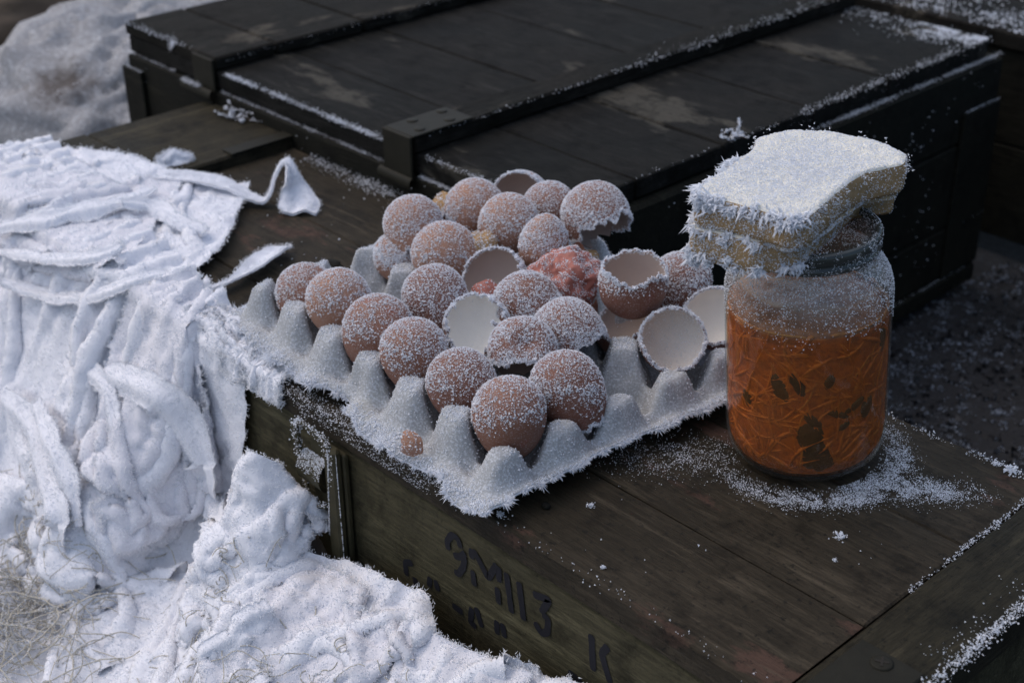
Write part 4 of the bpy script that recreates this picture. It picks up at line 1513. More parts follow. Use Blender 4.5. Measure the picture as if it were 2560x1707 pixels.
# ---------------------------------------------------------------- sandwich
M_CRUMB = plain_mat('white_crumb', (.83, .80, .70), .9, .08, 260, 0, .9, .1)
M_CRUST = plain_mat('brown_crust', (.42, .285, .15), .9, .45, 200, 0, 1.0, .1)
M_FILL = plain_mat('pale_filling', (.42, .33, .21), .85, .4, 120, 0, .6, .2)
OUT = np.array([[0.2819, 0.2004], [0.2887, 0.2268], [0.3075, 0.2413], [0.3376, 0.2495], [0.3597, 0.2448], [0.3675, 0.2306], [0.3585, 0.2060], [0.3597, 0.1892], [0.3721, 0.1339], [0.3691, 0.1238], [0.3484, 0.1215], [0.3253, 0.1149], [0.3124, 0.1091], [0.3057, 0.12], [0.2987, 0.1523], [0.2917, 0.187]])


def slab(name, outline, z_of, thick, parent, m_top, m_side, seed, rnd=.003, amp=.0012):
    """a slice: outline polygon in plan, top height z_of(P), own thickness, bumpy"""
    Q = np.concatenate([outline, outline[:1]])
    t = np.concatenate([[0], np.cumsum(np.linalg.norm(np.diff(Q, axis=0), axis=1))])
    m_ = 120
    tt = np.linspace(0, t[-1], m_, endpoint=False)
    O = np.stack([np.interp(tt, t, Q[:, 0]), np.interp(tt, t, Q[:, 1])], 1)
    for _ in range(1):
        O = (np.roll(O, 1, 0) + 2 * O + np.roll(O, -1, 0)) / 4
    cen = O.mean(0)
    rings = np.linspace(0, 1, 26)
    top = []
    for s_ in rings:
        p = cen + (O - cen) * s_
        z = z_of(p)
        if s_ > .93:
            z = z - rnd * ((s_ - .93) / .07) ** 2 * .5
        top.append(np.column_stack([p, z]))
    top = np.concatenate(top)
    top[:, 2] += fbm(top, 130, 3, seed) * amp
    ob = mk(name, top, grid_faces(26, m_, False, True), m_top, parent)
    rows = []
    for k, s_ in enumerate(np.linspace(0, 1, 9)):
        e = top[-m_:].copy()
        dirn = (O - cen) / np.linalg.norm(O - cen, axis=1)[:, None]
        e[:, 2] -= thick * s_
        e[:, :2] += dirn * (np.sin(np.pi * s_) * .0016)[..., None] if np.ndim(s_) else dirn * (math.sin(math.pi * s_) * .0016)
        if 0 < k < 8:
            nn = fbm(e, 150, 3, seed + 2) * .0018
            e[:, :2] += dirn * nn[:, None]
        rows.append(e)
    bot = rows[-1].copy()
    bot[:, :2] = cen
    rows.append(bot)
    S = np.concatenate(rows)
    SF = grid_faces(10, m_, False, True)
    mk('crust', S, SF[:, ::-1], m_side, ob)
    return ob, top, S, SF, O


def zt(p):
    # the slice lies tipped a little on the rim and curls up at the back
    d = p - np.array([.328, .178])
    return .1975 + .010 * d[:, 1] - .02 * d[:, 0] + .35 * np.clip(d[:, 1] - .03, 0, 1) ** 2 - .5 * np.clip(-d[:, 1] - .05, 0, 1) ** 2


sw = empty('sandwich', (.328, .178, .158))
tag(sw, 'stale white bread sandwich thick with frost needles lying on the open jar', 'sandwich')
cen = OUT.mean(0)
s1, T1, S1, SF1, O1 = slab('bread_slice', OUT, zt, .0180, sw, M_CRUMB, M_CRUST, 3)
OL = cen + (OUT - cen) * [1.0, 1.0] + [-.001, -.0015]
OL[4] += [-.004, .002]
OL[5] = [.3560, .2440]
OL[6] = [.3425, .2260]
OL[7] = [.3535, .1800]
OL[8] = [.3620, .1400]
OL[9] = [.3560, .1305]
s2, T2, S2, SF2, O2 = slab('bread_slice', OL, lambda p: zt(p) - .0198, .0190, sw, M_CRUMB, M_CRUST, 8)
OF = cen + (OUT - cen) * .94
OF[6] += [-.002, .004]
OF[7] += [.001, .0]
OF[8] += [-.001, .004]
s3, T3, S3, SF3, O3 = slab('filling', OF, lambda p: zt(p) - .0172, .0048, sw, M_FILL, M_FILL, 12)
r = np.random.default_rng(81)
fp = []
P_, N_ = sample(T1, grid_faces(26, 120, False, True), 34000, r)
rho = np.linalg.norm((P_[:, :2] - cen) / [.034, .060], axis=1)
k = r.random(len(P_)) < np.clip(.95 - .62 * np.clip((rho - .55) / .5, 0, 1) + .6 * fbm(P_, 40, 3, 7), .42, 1)
P_ = P_[k]
fp.append(grains(P_ + [0, 0, .0002], sizes(len(P_), .0002, .0006, r), r))
for S_, z0 in ((S1, 0), (S2, 0), (S3, 0)):
    SFx = grid_faces(10, 120, False, True)[:120 * 8]
    P_, N_ = sample(S_, SFx, 15000, r)
    o = P_[:, :2] - cen
    o = np.column_stack([o / np.linalg.norm(o, axis=1)[:, None], np.zeros(len(o))])
    vis = o @ np.array([.7357, -.6773, 0])
    lf = o @ np.array([-CAM_R[0], -CAM_R[1], 0])
    cl = fbm(P_, 75, 2, 5)
    k = (r.random(len(P_)) < np.clip(.45 + .9 * cl + .25 * lf, .06, .9))
    fp.append(grains(P_[k] + o[k] * .0004, sizes(k.sum(), .0002, .0007, r), r))
# long needles in fans, on the side that faces left and forward
S_all = np.concatenate([S1[:120 * 3], S1[:120 * 2], S2[120 * 6:120 * 9], S2[:120 * 2]])
o = S_all[:, :2] - cen
od = np.column_stack([o / np.linalg.norm(o, axis=1)[:, None], np.zeros(len(o))])
lf = od @ np.array([-.35, -.94, 0])
cand = np.where(lf > .45)[0]
seeds_ = r.choice(cand, 135)
for s_ in seeds_:
    m_ = int(r.integers(10, 34))
    ce = S_all[s_]
    fan = od[s_] + [0, 0, -.35] + r.normal(size=3) * .35
    D = fan + r.normal(size=(m_, 3)) * .75
    P_ = ce + r.normal(size=(m_, 3)) * .0014
    L_ = sizes(m_, .0018, .0075, r)
    fp.append(needles(P_, D, L_, r.uniform(.0006, .0013, m_), r))
# shorter ones elsewhere
cand = np.where((lf <= .45))[0]
seeds_ = r.choice(cand, 70)
for s_ in seeds_:
    m_ = int(r.integers(6, 16))
    P_ = S_all[s_] + r.normal(size=(m_, 3)) * .0018
    D = od[s_] + r.normal(size=(m_, 3)) * .7
    fp.append(needles(P_, D, sizes(m_, .0008, .0022, r), r.uniform(.0003, .0006, m_), r))
V, F = cat(*fp)
mk('frost', V, F, M_FROST, sw, smooth=False, kind='stuff')

# ---------------------------------------------------------------- heap of rags: draped by relaxing cloth onto the crate and the heap
def heap_z(x, y):
    """height of the heap that lies on the ground in front of the crate"""
    prof = np.interp(x, [-.9, -.5, -.25, -.12, .0, .045, .09, .15, .20, .26, .33, .42, .60], [-.19, -.185, -.185, -.185, -.172, -.150, -.112, -.086, -.082, -.081, -.080, -.088, -.10])
    yo = np.clip(-y, 0, 9)
    slope = np.interp(x, [-.3, .0, .1, .3], [.12, .25, .55, .75])
    z = prof - slope * yo - .35 * np.clip(yo - .22, 0, 9)
    z = z + .125 * np.exp(-((x - .048) / .034) ** 2 - ((yo - .036) / .036) ** 2)       # bundle against the crate
    z = z + .030 * np.exp(-((x - .115) / .05) ** 2 - ((yo - .10) / .05) ** 2)
    z = z + .028 * np.exp(-((x + .13) / .05) ** 2 - ((yo - .22) / .05) ** 2)
    qh = np.stack([x, y, 0 * x], 1)
    z = z + .016 * noise(qh, 22, 11) + .010 * noise(qh, 48, 12) + .005 * noise(qh, 110, 13)
    # rags stuffed down between heap and crate make the hanging cloth stand off
    q = np.stack([x, y, 0 * x], 1)
    pad = np.clip((-.035 - x) / .05, 0, 1)
    st = .004 - (1.75 + .5 * noise(q, 9, 4)) * yo + .020 * noise(q * [1, .45, 1], 22, 6) + .007 * noise(q * [1, .4, 1], 55, 7)
    z = np.where(pad > 0, np.maximum(z, st * pad + (1 - pad) * -.3), z)
    return np.maximum(z, GZ + .01)


def lid_z(x):
    return np.where(x < -.336, .0115, .0012)


def collide(P, off, stick):
    x, y, z = P.T
    # crate
    top = lid_z(x) + off
    ins = (y > -off) & (z < top) & (x > XL - off)
    dt_, df_ = top - z, y + off
    useT = ins & (dt_ < df_)
    useF = ins & ~useT
    P[useT, 2] = top[useT]
    P[useF, 1] = -off
    hz = heap_z(x, P[:, 1]) + off
    lo = (P[:, 1] < .0) & (P[:, 2] < hz)
    P[lo, 2] = hz[lo]
    return useT | lo, useF


def relax_cloth(P0, rest, steps=120, iters=6, off=.002, seed=0, grav=4.0, damp=.93, stiff_b=.12, slip=.3, pin_y=.03):
    """position based cloth on an (n,m,3) grid; rest = (n,m) spacing of the flat cloth"""
    n, m = P0.shape[:2]
    P = P0.reshape(-1, 3).copy()
    v = np.zeros_like(P)
    idx = np.arange(n * m).reshape(n, m)
    cons = []
    for par in (0, 1):
        for a, b, l in ((idx[par:-1:2], idx[par + 1::2], rest), (idx[:, par:-1:2], idx[:, par + 1::2], rest)):
            if a.shape[0] == b.shape[0] and a.shape[1] == b.shape[1]:
                cons.append((a.ravel(), b.ravel(), l, 1.0))
            else:
                k0, k1 = min(a.shape[0], b.shape[0]), min(a.shape[1], b.shape[1])
                cons.append((a[:k0, :k1].ravel(), b[:k0, :k1].ravel(), l, 1.0))
    for par in (0, 1):
        a, b = idx[par:-1:2, :-1], idx[par + 1::2, 1:]
        k0 = min(len(a), len(b))
        cons.append((a[:k0].ravel(), b[:k0].ravel(), rest * 1.414, .35))
        a, b = idx[par:-1:2, 1:], idx[par + 1::2, :-1]
        k0 = min(len(a), len(b))
        cons.append((a[:k0].ravel(), b[:k0].ravel(), rest * 1.414, .35))
    for st in (0, 1, 2, 3):
        a, b = idx[st:-2:4], idx[st + 2::4]
        k0 = min(len(a), len(b))
        cons.append((a[:k0].ravel(), b[:k0].ravel(), rest * 2, stiff_b))
        a, b = idx[:, st:-2:4], idx[:, st + 2::4]
        k0 = min(a.shape[1], b.shape[1])
        cons.append((a[:, :k0].ravel(), b[:, :k0].ravel(), rest * 2, stiff_b))
    dt = .008
    pin = P[:, 1] > pin_y
    for s in range(steps):
        v[:, 2] -= grav * dt
        v *= damp
        Q = P + v * dt
        for it in range(iters):
            for a, b, l, k in cons:
                d = Q[b] - Q[a]
                L = np.sqrt((d * d).sum(1)) + 1e-9
                c = (.5 * k * (L - l) / L)[:, None] * d
                Q[a] += c
                Q[b] -= c
            if it % 2 == 1:
                t, f = collide(Q, off, .5)
        t, f = collide(Q, off, .5)
        # friction
        Q[t, :2] = P[t, :2] + (Q[t, :2] - P[t, :2]) * slip
        Q[pin] = P[pin] * [1, 1, 0] + Q[pin] * [0, 0, 1]
        Q[f, 0] = P[f, 0] + (Q[f, 0] - P[f, 0]) * .5
        v = (Q - P) / dt
        P = Q
    return P.reshape(n, m, 3)


def upsample(P, k):
    """Catmull-Rom-like refinement of an (n,m,3) grid"""
    def up(A):
        n = A.shape[0]
        t = np.linspace(0, n - 1, (n - 1) * k + 1)
        i = np.minimum(t.astype(int), n - 2)
        f = (t - i).reshape(-1, *([1] * (A.ndim - 1)))
        p1, p2 = A[i], A[i + 1]
        p0, p3 = A[np.maximum(i - 1, 0)], A[np.minimum(i + 2, n - 1)]
        return .5 * (2 * p1 + (p2 - p0) * f + (2 * p0 - 5 * p1 + 4 * p2 - p3) * f ** 2 + (3 * p1 - p0 - 3 * p2 + p3) * f ** 3)
    return up(up(P).transpose(1, 0, 2)).transpose(1, 0, 2)


def drape_start(x0, x1, ytop, length, nx, ny, off, seed, rot=0.0, amp=.02):
    """sheet laid over the crate edge: columns run from ytop on the lid down over the front"""
    r = np.random.default_rng(seed)
    u = np.linspace(0, 1, nx)
    s = np.linspace(0, length, ny)
    U, S = np.meshgrid(u, s, indexing='ij')
    sh = S + (U - .5) * rot
    yt = ytop + 0 * U
    y = yt - sh
    over = np.clip(-y, 0, 9)
    Y = np.where(y > 0, y, -.012 - over * .42)
    Z = np.where(y > 0, .02, .02 - over * .86)
    X = x0 + (x1 - x0) * U
    Q = np.stack([X.ravel(), Y.ravel(), Z.ravel()], 1)
    f = fbm(Q * [1, .35, .35], 22, 3, seed) * amp + fbm(Q, 70, 2, seed + 3) * amp * .4
    Q[:, 2] += np.abs(f) + off
    Q[:, 1] -= np.abs(f) * (Q[:, 1] < 0)
    hz = heap_z(Q[:, 0], Q[:, 1])
    Q[:, 2] = np.maximum(Q[:, 2], np.where(Q[:, 1] < 0, hz + .004, -1))
    return Q.reshape(nx, ny, 3)


def flat_start(c00, c10, c11, c01, nx, ny, seed, amp=.012, lift=.012):
    """sheet spread over four corner points in plan, lying just above whatever is below"""
    u, v_ = np.meshgrid(np.linspace(0, 1, nx), np.linspace(0, 1, ny), indexing='ij')
    c = [np.array(k, float) for k in (c00, c10, c11, c01)]
    XY = (1 - u)[..., None] * (1 - v_)[..., None] * c[0] + u[..., None] * (1 - v_)[..., None] * c[1] + u[..., None] * v_[..., None] * c[2] + (1 - u)[..., None] * v_[..., None] * c[3]
    Q = np.concatenate([XY, np.zeros((nx, ny, 1))], -1).reshape(-1, 3)
    Q[:, :2] += np.stack([fbm(Q, 14, 2, seed + 4), fbm(Q, 14, 2, seed + 8)], 1) * .02
    base = np.where(Q[:, 1] > 0, lid_z(Q[:, 0]), heap_z(Q[:, 0], Q[:, 1]))
    Q[:, 2] = base + lift + np.abs(fbm(Q, 40, 3, seed)) * amp * 2
    return Q.reshape(nx, ny, 3)


def cloth_mat(name, col, dirt=.5):
    m, nt, N, L, B = mat_new(name)
    v = tex_co(N, L)
    a = nz(N, L, v, 30, 4, .6)
    f = nz(N, L, v, 480, 3, .7)
    c = mixc(N, L, a, tuple(x * .86 for x in col), col)
    c = mixc(N, L, ramp(N, L, f, [(.33, (.35,) * 3), (.46, W0)]), c, tuple(x * .8 for x in col))
    dk = ramp(N, L, nz(N, L, v, 26, 6, .75), [(.66, W0), (.71, (dirt,) * 3)])
    c = mixc(N, L, dk, c, (.10, .085, .07))
    L.new(c, B.inputs['Base Color'])
    B.inputs['Roughness'].default_value = .9
    B.inputs['Specular IOR Level'].default_value = .1
    bump(N, L, B, f, .5, .0010)
    return m


M_CLOTH = cloth_mat('frosted_cloth', (.84, .85, .90))
M_CLOTH2 = cloth_mat('frosted_cotton', (.78, .78, .83))
M_NET = plain_mat('pale_twine', (.50, .47, .40), .85, .30, 150, 0, .3, .15)
M_UNDER = plain_mat('rag_gap_shade', (.10, .092, .085), .9, .5, 60, 0, .6, .1)  # dark tone stands for the shade between the heaped rags
CLOTHS = []


FURS = []       # (object, V, F, density, l0, l1, rad, seed, rim indices, rim count)


def grow_fur():
    """hoar frost on every cloth, only where the cloth can be seen from near the viewer's place"""
    cell = 5.0
    nx, ny = int(1024 * 1.5 / cell), int(682 * 1.5 / cell)

    def scr(P_):
        q = P_ - CAM_C
        zc = q @ CAM_F
        sx = (q @ CAM_R / zc) * 1448.4 + 768
        sy = 511 - (q @ CAM_U / zc) * 1448.4
        return (sx / cell).astype(int), (sy / cell).astype(int), zc
    Z = np.full((nx, ny), 1e9)
    for f_ in FURS:
        i, j, zc = scr(f_[1])
        k = (i >= 0) & (i < nx) & (j >= 0) & (j < ny)
        np.minimum.at(Z, (i[k], j[k]), zc[k])
    for ob, V, F, dens, l0, l1, rad, seed, rimi, nrim in FURS:
        r = np.random.default_rng(300 + seed)
        n = max(60, int(area(V, F) * 1e6 * dens))
        P_, N_ = sample(V, F, n, r)
        pr_ = V[rimi[r.integers(0, len(rimi), nrim)]] + r.normal(size=(nrim, 3)) * .0010
        P_ = np.concatenate([P_, pr_])
        N_ = np.concatenate([N_, np.tile([0, 0, 1.0], (nrim, 1))])
        isr = np.arange(len(P_)) >= n
        i, j, zc = scr(P_)
        k = (i >= 0) & (i < nx) & (j >= 0) & (j < ny)
        k[k] = zc[k] < Z[i[k], j[k]] + .014
        cl = fbm(P_, 70, 2, seed)
        k &= (r.random(len(P_)) < np.clip(.75 + cl, .1, 1)) | isr
        P_, N_, cl, isr = P_[k], N_[k], cl[k], isr[k]
        if len(P_) < 5:
            continue
        tc = CAM_C - P_
        fl = (N_ * tc).sum(1) < 0
        N_[fl] *= -1
        D = N_ + r.normal(size=P_.shape) * np.where(isr, 1.0, .6)[:, None] + [0, 0, .15]
        L_ = sizes(len(P_), l0, l1, r) * np.clip(1 + .8 * cl, .5, 1.6) * np.where(isr, 1.9, 1)
        Vf, Ff = needles(P_, D, L_, r.uniform(rad * .7, rad * 1.3, len(P_)), r)
        mk('frost', Vf, Ff, M_FUR, ob, smooth=False, kind='stuff')



def rag(P0, rest, label, seed, dens=.42, name='rag', mat=None, up=2, l1=.0021, cat_='rag', group=None, hole=None, **kw):
    P = relax_cloth(P0, rest, **kw)
    U = upsample(P, up)
    sh = U.shape[:2]
    V = U.reshape(-1, 3)
    # small sharp wrinkles
    gu, gv = np.gradient(U, axis=0).reshape(-1, 3), np.gradient(U, axis=1).reshape(-1, 3)
    nn = np.cross(gu, gv)
    nn /= np.linalg.norm(nn, axis=1)[:, None] + 1e-12
    nn *= np.where((nn * (CAM_C - V)).sum(1) < 0, -1, 1)[:, None]
    wq = V + np.stack([fbm(V, 16, 2, seed + s) for s in (31, 35, 39)], 1) * .035
    rid = 1 - 2.6 * np.abs(noise(wq, 34, seed + 2))
    rid2 = 1 - 2.6 * np.abs(noise(wq * [1, 1, .7], 75, seed + 3))
    V = V + nn * (.0042 * rid * np.clip(.5 + 1.5 * fbm(V, 14, 2, seed + 8), 0, 1.2) + .0018 * rid2)[:, None]
    V = V + np.stack([fbm(V, 90, 2, seed + s) for s in (1, 5, 9)], 1) * .0008
    # frayed outline
    F = grid_faces(*sh)
    if hole is not None:
        cfc = V[F].mean(1)
        F = F[(fbm(cfc, 34, 3, seed + 6) + .35 * noise(cfc, 150, seed)) < hole]
    o = mk(name, V, F, mat or M_CLOTH)
    tag(o, label, cat_, group)
    n_, m_ = sh
    idx = np.arange(n_ * m_).reshape(sh)
    rimi = np.concatenate([idx[0], idx[:, -1], idx[-1], idx[:, 0]])
    FURS.append((o, V, F, dens, .0005, l1, .00046, seed, rimi, 3000))
    CLOTHS.append(V.reshape(*sh, 3))
    return o


# rag sheet under the heap, coloured dark to stand for shade in the gaps
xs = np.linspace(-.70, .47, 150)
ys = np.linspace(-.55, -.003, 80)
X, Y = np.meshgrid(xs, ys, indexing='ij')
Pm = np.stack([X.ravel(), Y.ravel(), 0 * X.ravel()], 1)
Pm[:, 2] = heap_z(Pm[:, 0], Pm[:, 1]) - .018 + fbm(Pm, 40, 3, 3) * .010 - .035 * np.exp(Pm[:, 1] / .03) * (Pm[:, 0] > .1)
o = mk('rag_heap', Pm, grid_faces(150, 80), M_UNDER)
tag(o, 'rag sheet under the frosted heap, darkened as shade in its gaps', 'rags', kind='stuff')

rag(drape_start(-.64, -.015, .070, .36, 150, 60, .0, 1, .09, .03), .0062, 'large white cloth hanging in folds over the front of the crate', 1, name='white_cloth', cat_='cloth', steps=110, pin_y=.02, slip=.05)
rag(flat_start((-.47, .005), (-.47, .05), (-.27, .155), (-.125, .012), 50, 84, 3, .02), .0044, 'crumpled white cloth heaped on the lid at the left', 2, name='white_cloth', cat_='cloth', steps=90, off=.006, pin_y=9, slip=.1)
rag(flat_start((-.42, -.03), (-.46, .03), (-.33, .10), (-.16, .0), 40, 60, 13, .02), .0047, 'smaller crumpled cloth lying on top of the heaped one at left', 3, mat=M_CLOTH2, steps=80, off=.011, pin_y=9, slip=.1)
rag(flat_start((-.03, -.32), (.41, -.32), (.41, -.004), (.00, -.004), 112, 74, 5, .02), .0056, 'white rag spread over the heap below the painted characters', 4, steps=90, off=.004, pin_y=9, slip=.1)
rag(flat_start((-.38, -.34), (.06, -.34), (.06, -.05), (-.38, -.10), 104, 60, 7, .02), .0058, 'white rag crumpled at the foot of the hanging cloth', 5, steps=90, off=.005, pin_y=9, slip=.1)
rag(drape_start(-.13, -.012, .022, .23, 44, 44, .0, 11, .02, .025), .0054, 'narrow cloth hanging nearest the hasp over the crate edge', 6, mat=M_CLOTH2, steps=100, pin_y=.02, slip=.05, off=.009)
rag(flat_start((-.005, -.12), (.11, -.11), (.105, -.004), (.000, -.004), 60, 56, 17, .012), .0040, 'round bundle of frosted rag pressed against the crate below the hasp', 7, steps=80, off=.004, pin_y=9, slip=.2)
rag(flat_start((-.085, .004), (-.095, .030), (-.035, .034), (.002, -.004), 40, 34, 19, .010), .0029, 'ragged frosted scrap reaching from the cloth to the egg tray', 8, dens=.8, l1=.0034, steps=50, off=.002, pin_y=-1, slip=.05)
rag(drape_start(-.03, .035, .012, .024, 40, 14, .0, 23, .0, .006), .0024, 'thin frosted scrap drooping over the crate edge under the egg tray', 9, dens=.8, l1=.0034, steps=40, pin_y=.002, slip=.05, off=.002)
rag(flat_start((.12, -.17), (.30, -.15), (.28, -.010), (.13, -.010), 60, 36, 29, .02), .0046, 'small rag bunched on the heap against the crate side', 10, mat=M_CLOTH2, steps=80, off=.010, pin_y=9, slip=.15)


def on_cloth(Cg, u, v_):
    n, m = Cg.shape[:2]
    a, b = np.clip(u, 0, .9999) * (n - 1), np.clip(v_, 0, .9999) * (m - 1)
    i, j = a.astype(int), b.astype(int)
    f, g = (a - i)[:, None], (b - j)[:, None]
    p = Cg[i, j] * (1 - f) * (1 - g) + Cg[i + 1, j] * f * (1 - g) + Cg[i, j + 1] * (1 - f) * g + Cg[i + 1, j + 1] * f * g
    return p


def smooth_path(P, k):
    for _ in range(k):
        P[1:-1] = (P[:-2] + 2 * P[1:-1] + P[2:]) / 4
    return P


def ribbon(P, Wd, width, label, seed, mat=None, curl=.35, dens=2.0, name='cloth_strip', l1=.0022, group=None, thick=.0011):
    """strip along P with width direction Wd (per point) and a curled cross section; two sided sheet with thickness"""
    n = len(P)
    width = np.broadcast_to(np.asarray(width, float), (n,))
    T = np.gradient(P, axis=0)
    T /= np.linalg.norm(T, axis=1)[:, None] + 1e-9
    Wd = np.broadcast_to(np.asarray(Wd, float), (n, 3))
    Wd = Wd - (Wd * T).sum(1)[:, None] * T
    Wd = Wd / (np.linalg.norm(Wd, axis=1)[:, None] + 1e-9)
    Nn = np.cross(T, Wd)
    Nn *= np.where(Nn[:, 2:3] < 0, -1, 1)
    k = 13
    s = np.linspace(-1, 1, k)
    wob = 1 + .18 * n1(np.linspace(0, 9, n), seed)
    cv = curl * (np.abs(s) ** 2)[None, :] * width[:, None] * .5 * (.6 + .8 * n1(np.linspace(0, 5, n), seed + 3))[:, None]
    edge = n1(np.linspace(0, 60, n), seed + 7) * .0022
    V = P[:, None] + (s[None, :] * (width * wob)[:, None] * .5 + edge[:, None] * np.sign(s)[None])[..., None] * Wd[:, None] - cv[..., None] * Nn[:, None]
    fold = .16 * np.sin(s[None, :] * 5 + 3 * n1(np.linspace(0, 4, n), seed + 5)[:, None]) * width[:, None] * .35
    V = V + fold[..., None] * Nn[:, None]
    Vt = (V + Nn[:, None] * thick / 2).reshape(-1, 3)
    Vb = (V - Nn[:, None] * thick / 2).reshape(-1, 3)
    F1 = grid_faces(n, k)
    m = n * k
    idx = np.arange(m).reshape(n, k)
    rimi = np.concatenate([idx[0, :-1], idx[:-1, -1], idx[-1, :0:-1], idx[:0:-1, 0]])
    rf = np.stack([rimi, np.roll(rimi, -1), np.roll(rimi, -1) + m, rimi + m], 1)
    VV = np.concatenate([Vt, Vb])
    FF = np.concatenate([F1, F1[:, ::-1] + m, rf])
    o = mk(name, VV, FF, mat or M_CLOTH)
    tag(o, label, 'rag', group)
    FURS.append((o, Vt, F1, dens, .0005, l1, .0003, seed + 40, rimi, 900))
    return o


def spline(pts, n):
    pts = np.array(pts, float)
    t = np.linspace(0, len(pts) - 1, n)
    i = np.minimum(t.astype(int), len(pts) - 2)
    f = (t - i)[:, None]
    p1, p2 = pts[i], pts[i + 1]
    p0, p3 = pts[np.maximum(i - 1, 0)], pts[np.minimum(i + 2, len(pts) - 1)]
    return .5 * (2 * p1 + (p2 - p0) * f + (2 * p0 - 5 * p1 + 4 * p2 - p3) * f ** 2 + (3 * p1 - p0 - 3 * p2 + p3) * f ** 3)


def interp(vals, n):
    return np.interp(np.linspace(0, 1, n), np.linspace(0, 1, len(vals)), vals)


P = spline([[-0.335, 0.122, 0.016], [-0.2982, 0.143, 0.018], [-0.2683, 0.1557, 0.016], [-0.2441, 0.1642, 0.009], [-0.2336, 0.1715, 0.006], [-0.2314, 0.1779, 0.013], [-0.2352, 0.1864, 0.024], [-0.2354, 0.1951, 0.034], [-0.2305, 0.1992, 0.0345], [-0.2217, 0.1968, 0.026], [-0.2159, 0.1950, 0.014], [-0.2030, 0.1880, 0.0045], [-.194, .181, .0035]], 110)
Wd = np.stack([interp(v, 110) for v in ((-.6, -.6, -.65, -.7, -.73, -.73, -.70, -.3, .5, .68), (.75, .75, .72, .70, .68, .68, .70, .9, .85, .73), (.15, .15, .1, .05, .15, .25, .15, .05, 0, 0))], 1)
ribbon(P, Wd, interp([.020, .018, .016, .013, .012, .011, .011, .014, .026, .034, .030], 110), 'white cloth strap twisted up in a loop on the lid near the dark crate', 201, curl=.10, dens=2.0, l1=.0016, thick=.0020)
P = spline([[-0.105, 0.000, 0.012], [-0.1126, 0.0211, 0.009], [-0.1159, 0.0427, 0.006], [-0.1169, 0.0637, 0.006], [-0.1208, 0.081, 0.007], [-0.1293, 0.1017, 0.008], [-0.1361, 0.1192, 0.007], [-0.1379, 0.1308, 0.005]], 80)
ribbon(P, (.8, .35, .25), interp([.012, .010, .008, .010, .019, .024, .021, .005], 80), 'leaf shaped tongue of white rag lying on the lid between the loop and the eggs', 202, curl=-.45, dens=2.2, l1=.0018, thick=.0016)
P = spline([[-0.360, 0.140, 0.0125], [-0.356, 0.156, 0.0150], [-0.352, 0.172, 0.0130]], 30)
ribbon(P, (-.6, .3, .75), interp([.010, .022, .004], 30), 'small pointed scrap of white rag on the raised end batten', 203, curl=.2, dens=2.2, l1=.0018)

# strips lying over the heap
r = np.random.default_rng(91)
strips = []
for s_ in range(12):
    ci_ = [1, 3, 3, 4, 3, 4, 3, 9, 9, 3, 4, 9][s_]
    Cg = CLOTHS[ci_]
    n = 46
    u0, v0 = r.uniform(.08, .92), r.uniform(.05, .75)
    if ci_ == 0:
        u0, v0 = r.uniform(.30, .98), r.uniform(.02, .45)
        du, dv = r.normal() * .10, r.uniform(.25, .5)
    else:
        a = r.uniform(0, 2 * np.pi)
        du, dv = math.cos(a) * r.uniform(.2, .45), math.sin(a) * r.uniform(.2, .45)
    t = np.linspace(0, 1, n)
    uu = np.clip(u0 + du * t + .05 * n1(t * 3, s_), .02, .98)
    vv = np.clip(v0 + dv * t + .05 * n1(t * 3, s_ + 50), .02, .98)
    P = smooth_path(on_cloth(Cg, uu, vv), 10)
    tc = CAM_C - P
    tc /= np.linalg.norm(tc, axis=1)[:, None]
    P = P + (tc * .5 + [0, -.1, .6]) * (.004 + .004 * np.abs(n1(t * 4, s_ + 20)))[:, None]
    Wd = np.cross(np.gradient(P, axis=0), np.array([0, -.5, .85]) + r.normal(size=3) * .3)
    wid = r.uniform(.008, .026)
    o = ribbon(P, Wd, wid * (.75 + .5 * np.abs(n1(t * 3, s_ + 9))), '', s_, mat=M_CLOTH if s_ % 3 else M_CLOTH2, curl=r.uniform(.2, .9), dens=.8, group='strips of rag tangled in the heap')
    c_ = P.mean(0) - CAM_C
    strips.append((ci_, wid, (c_ @ CAM_R) / (c_ @ CAM_F), o))
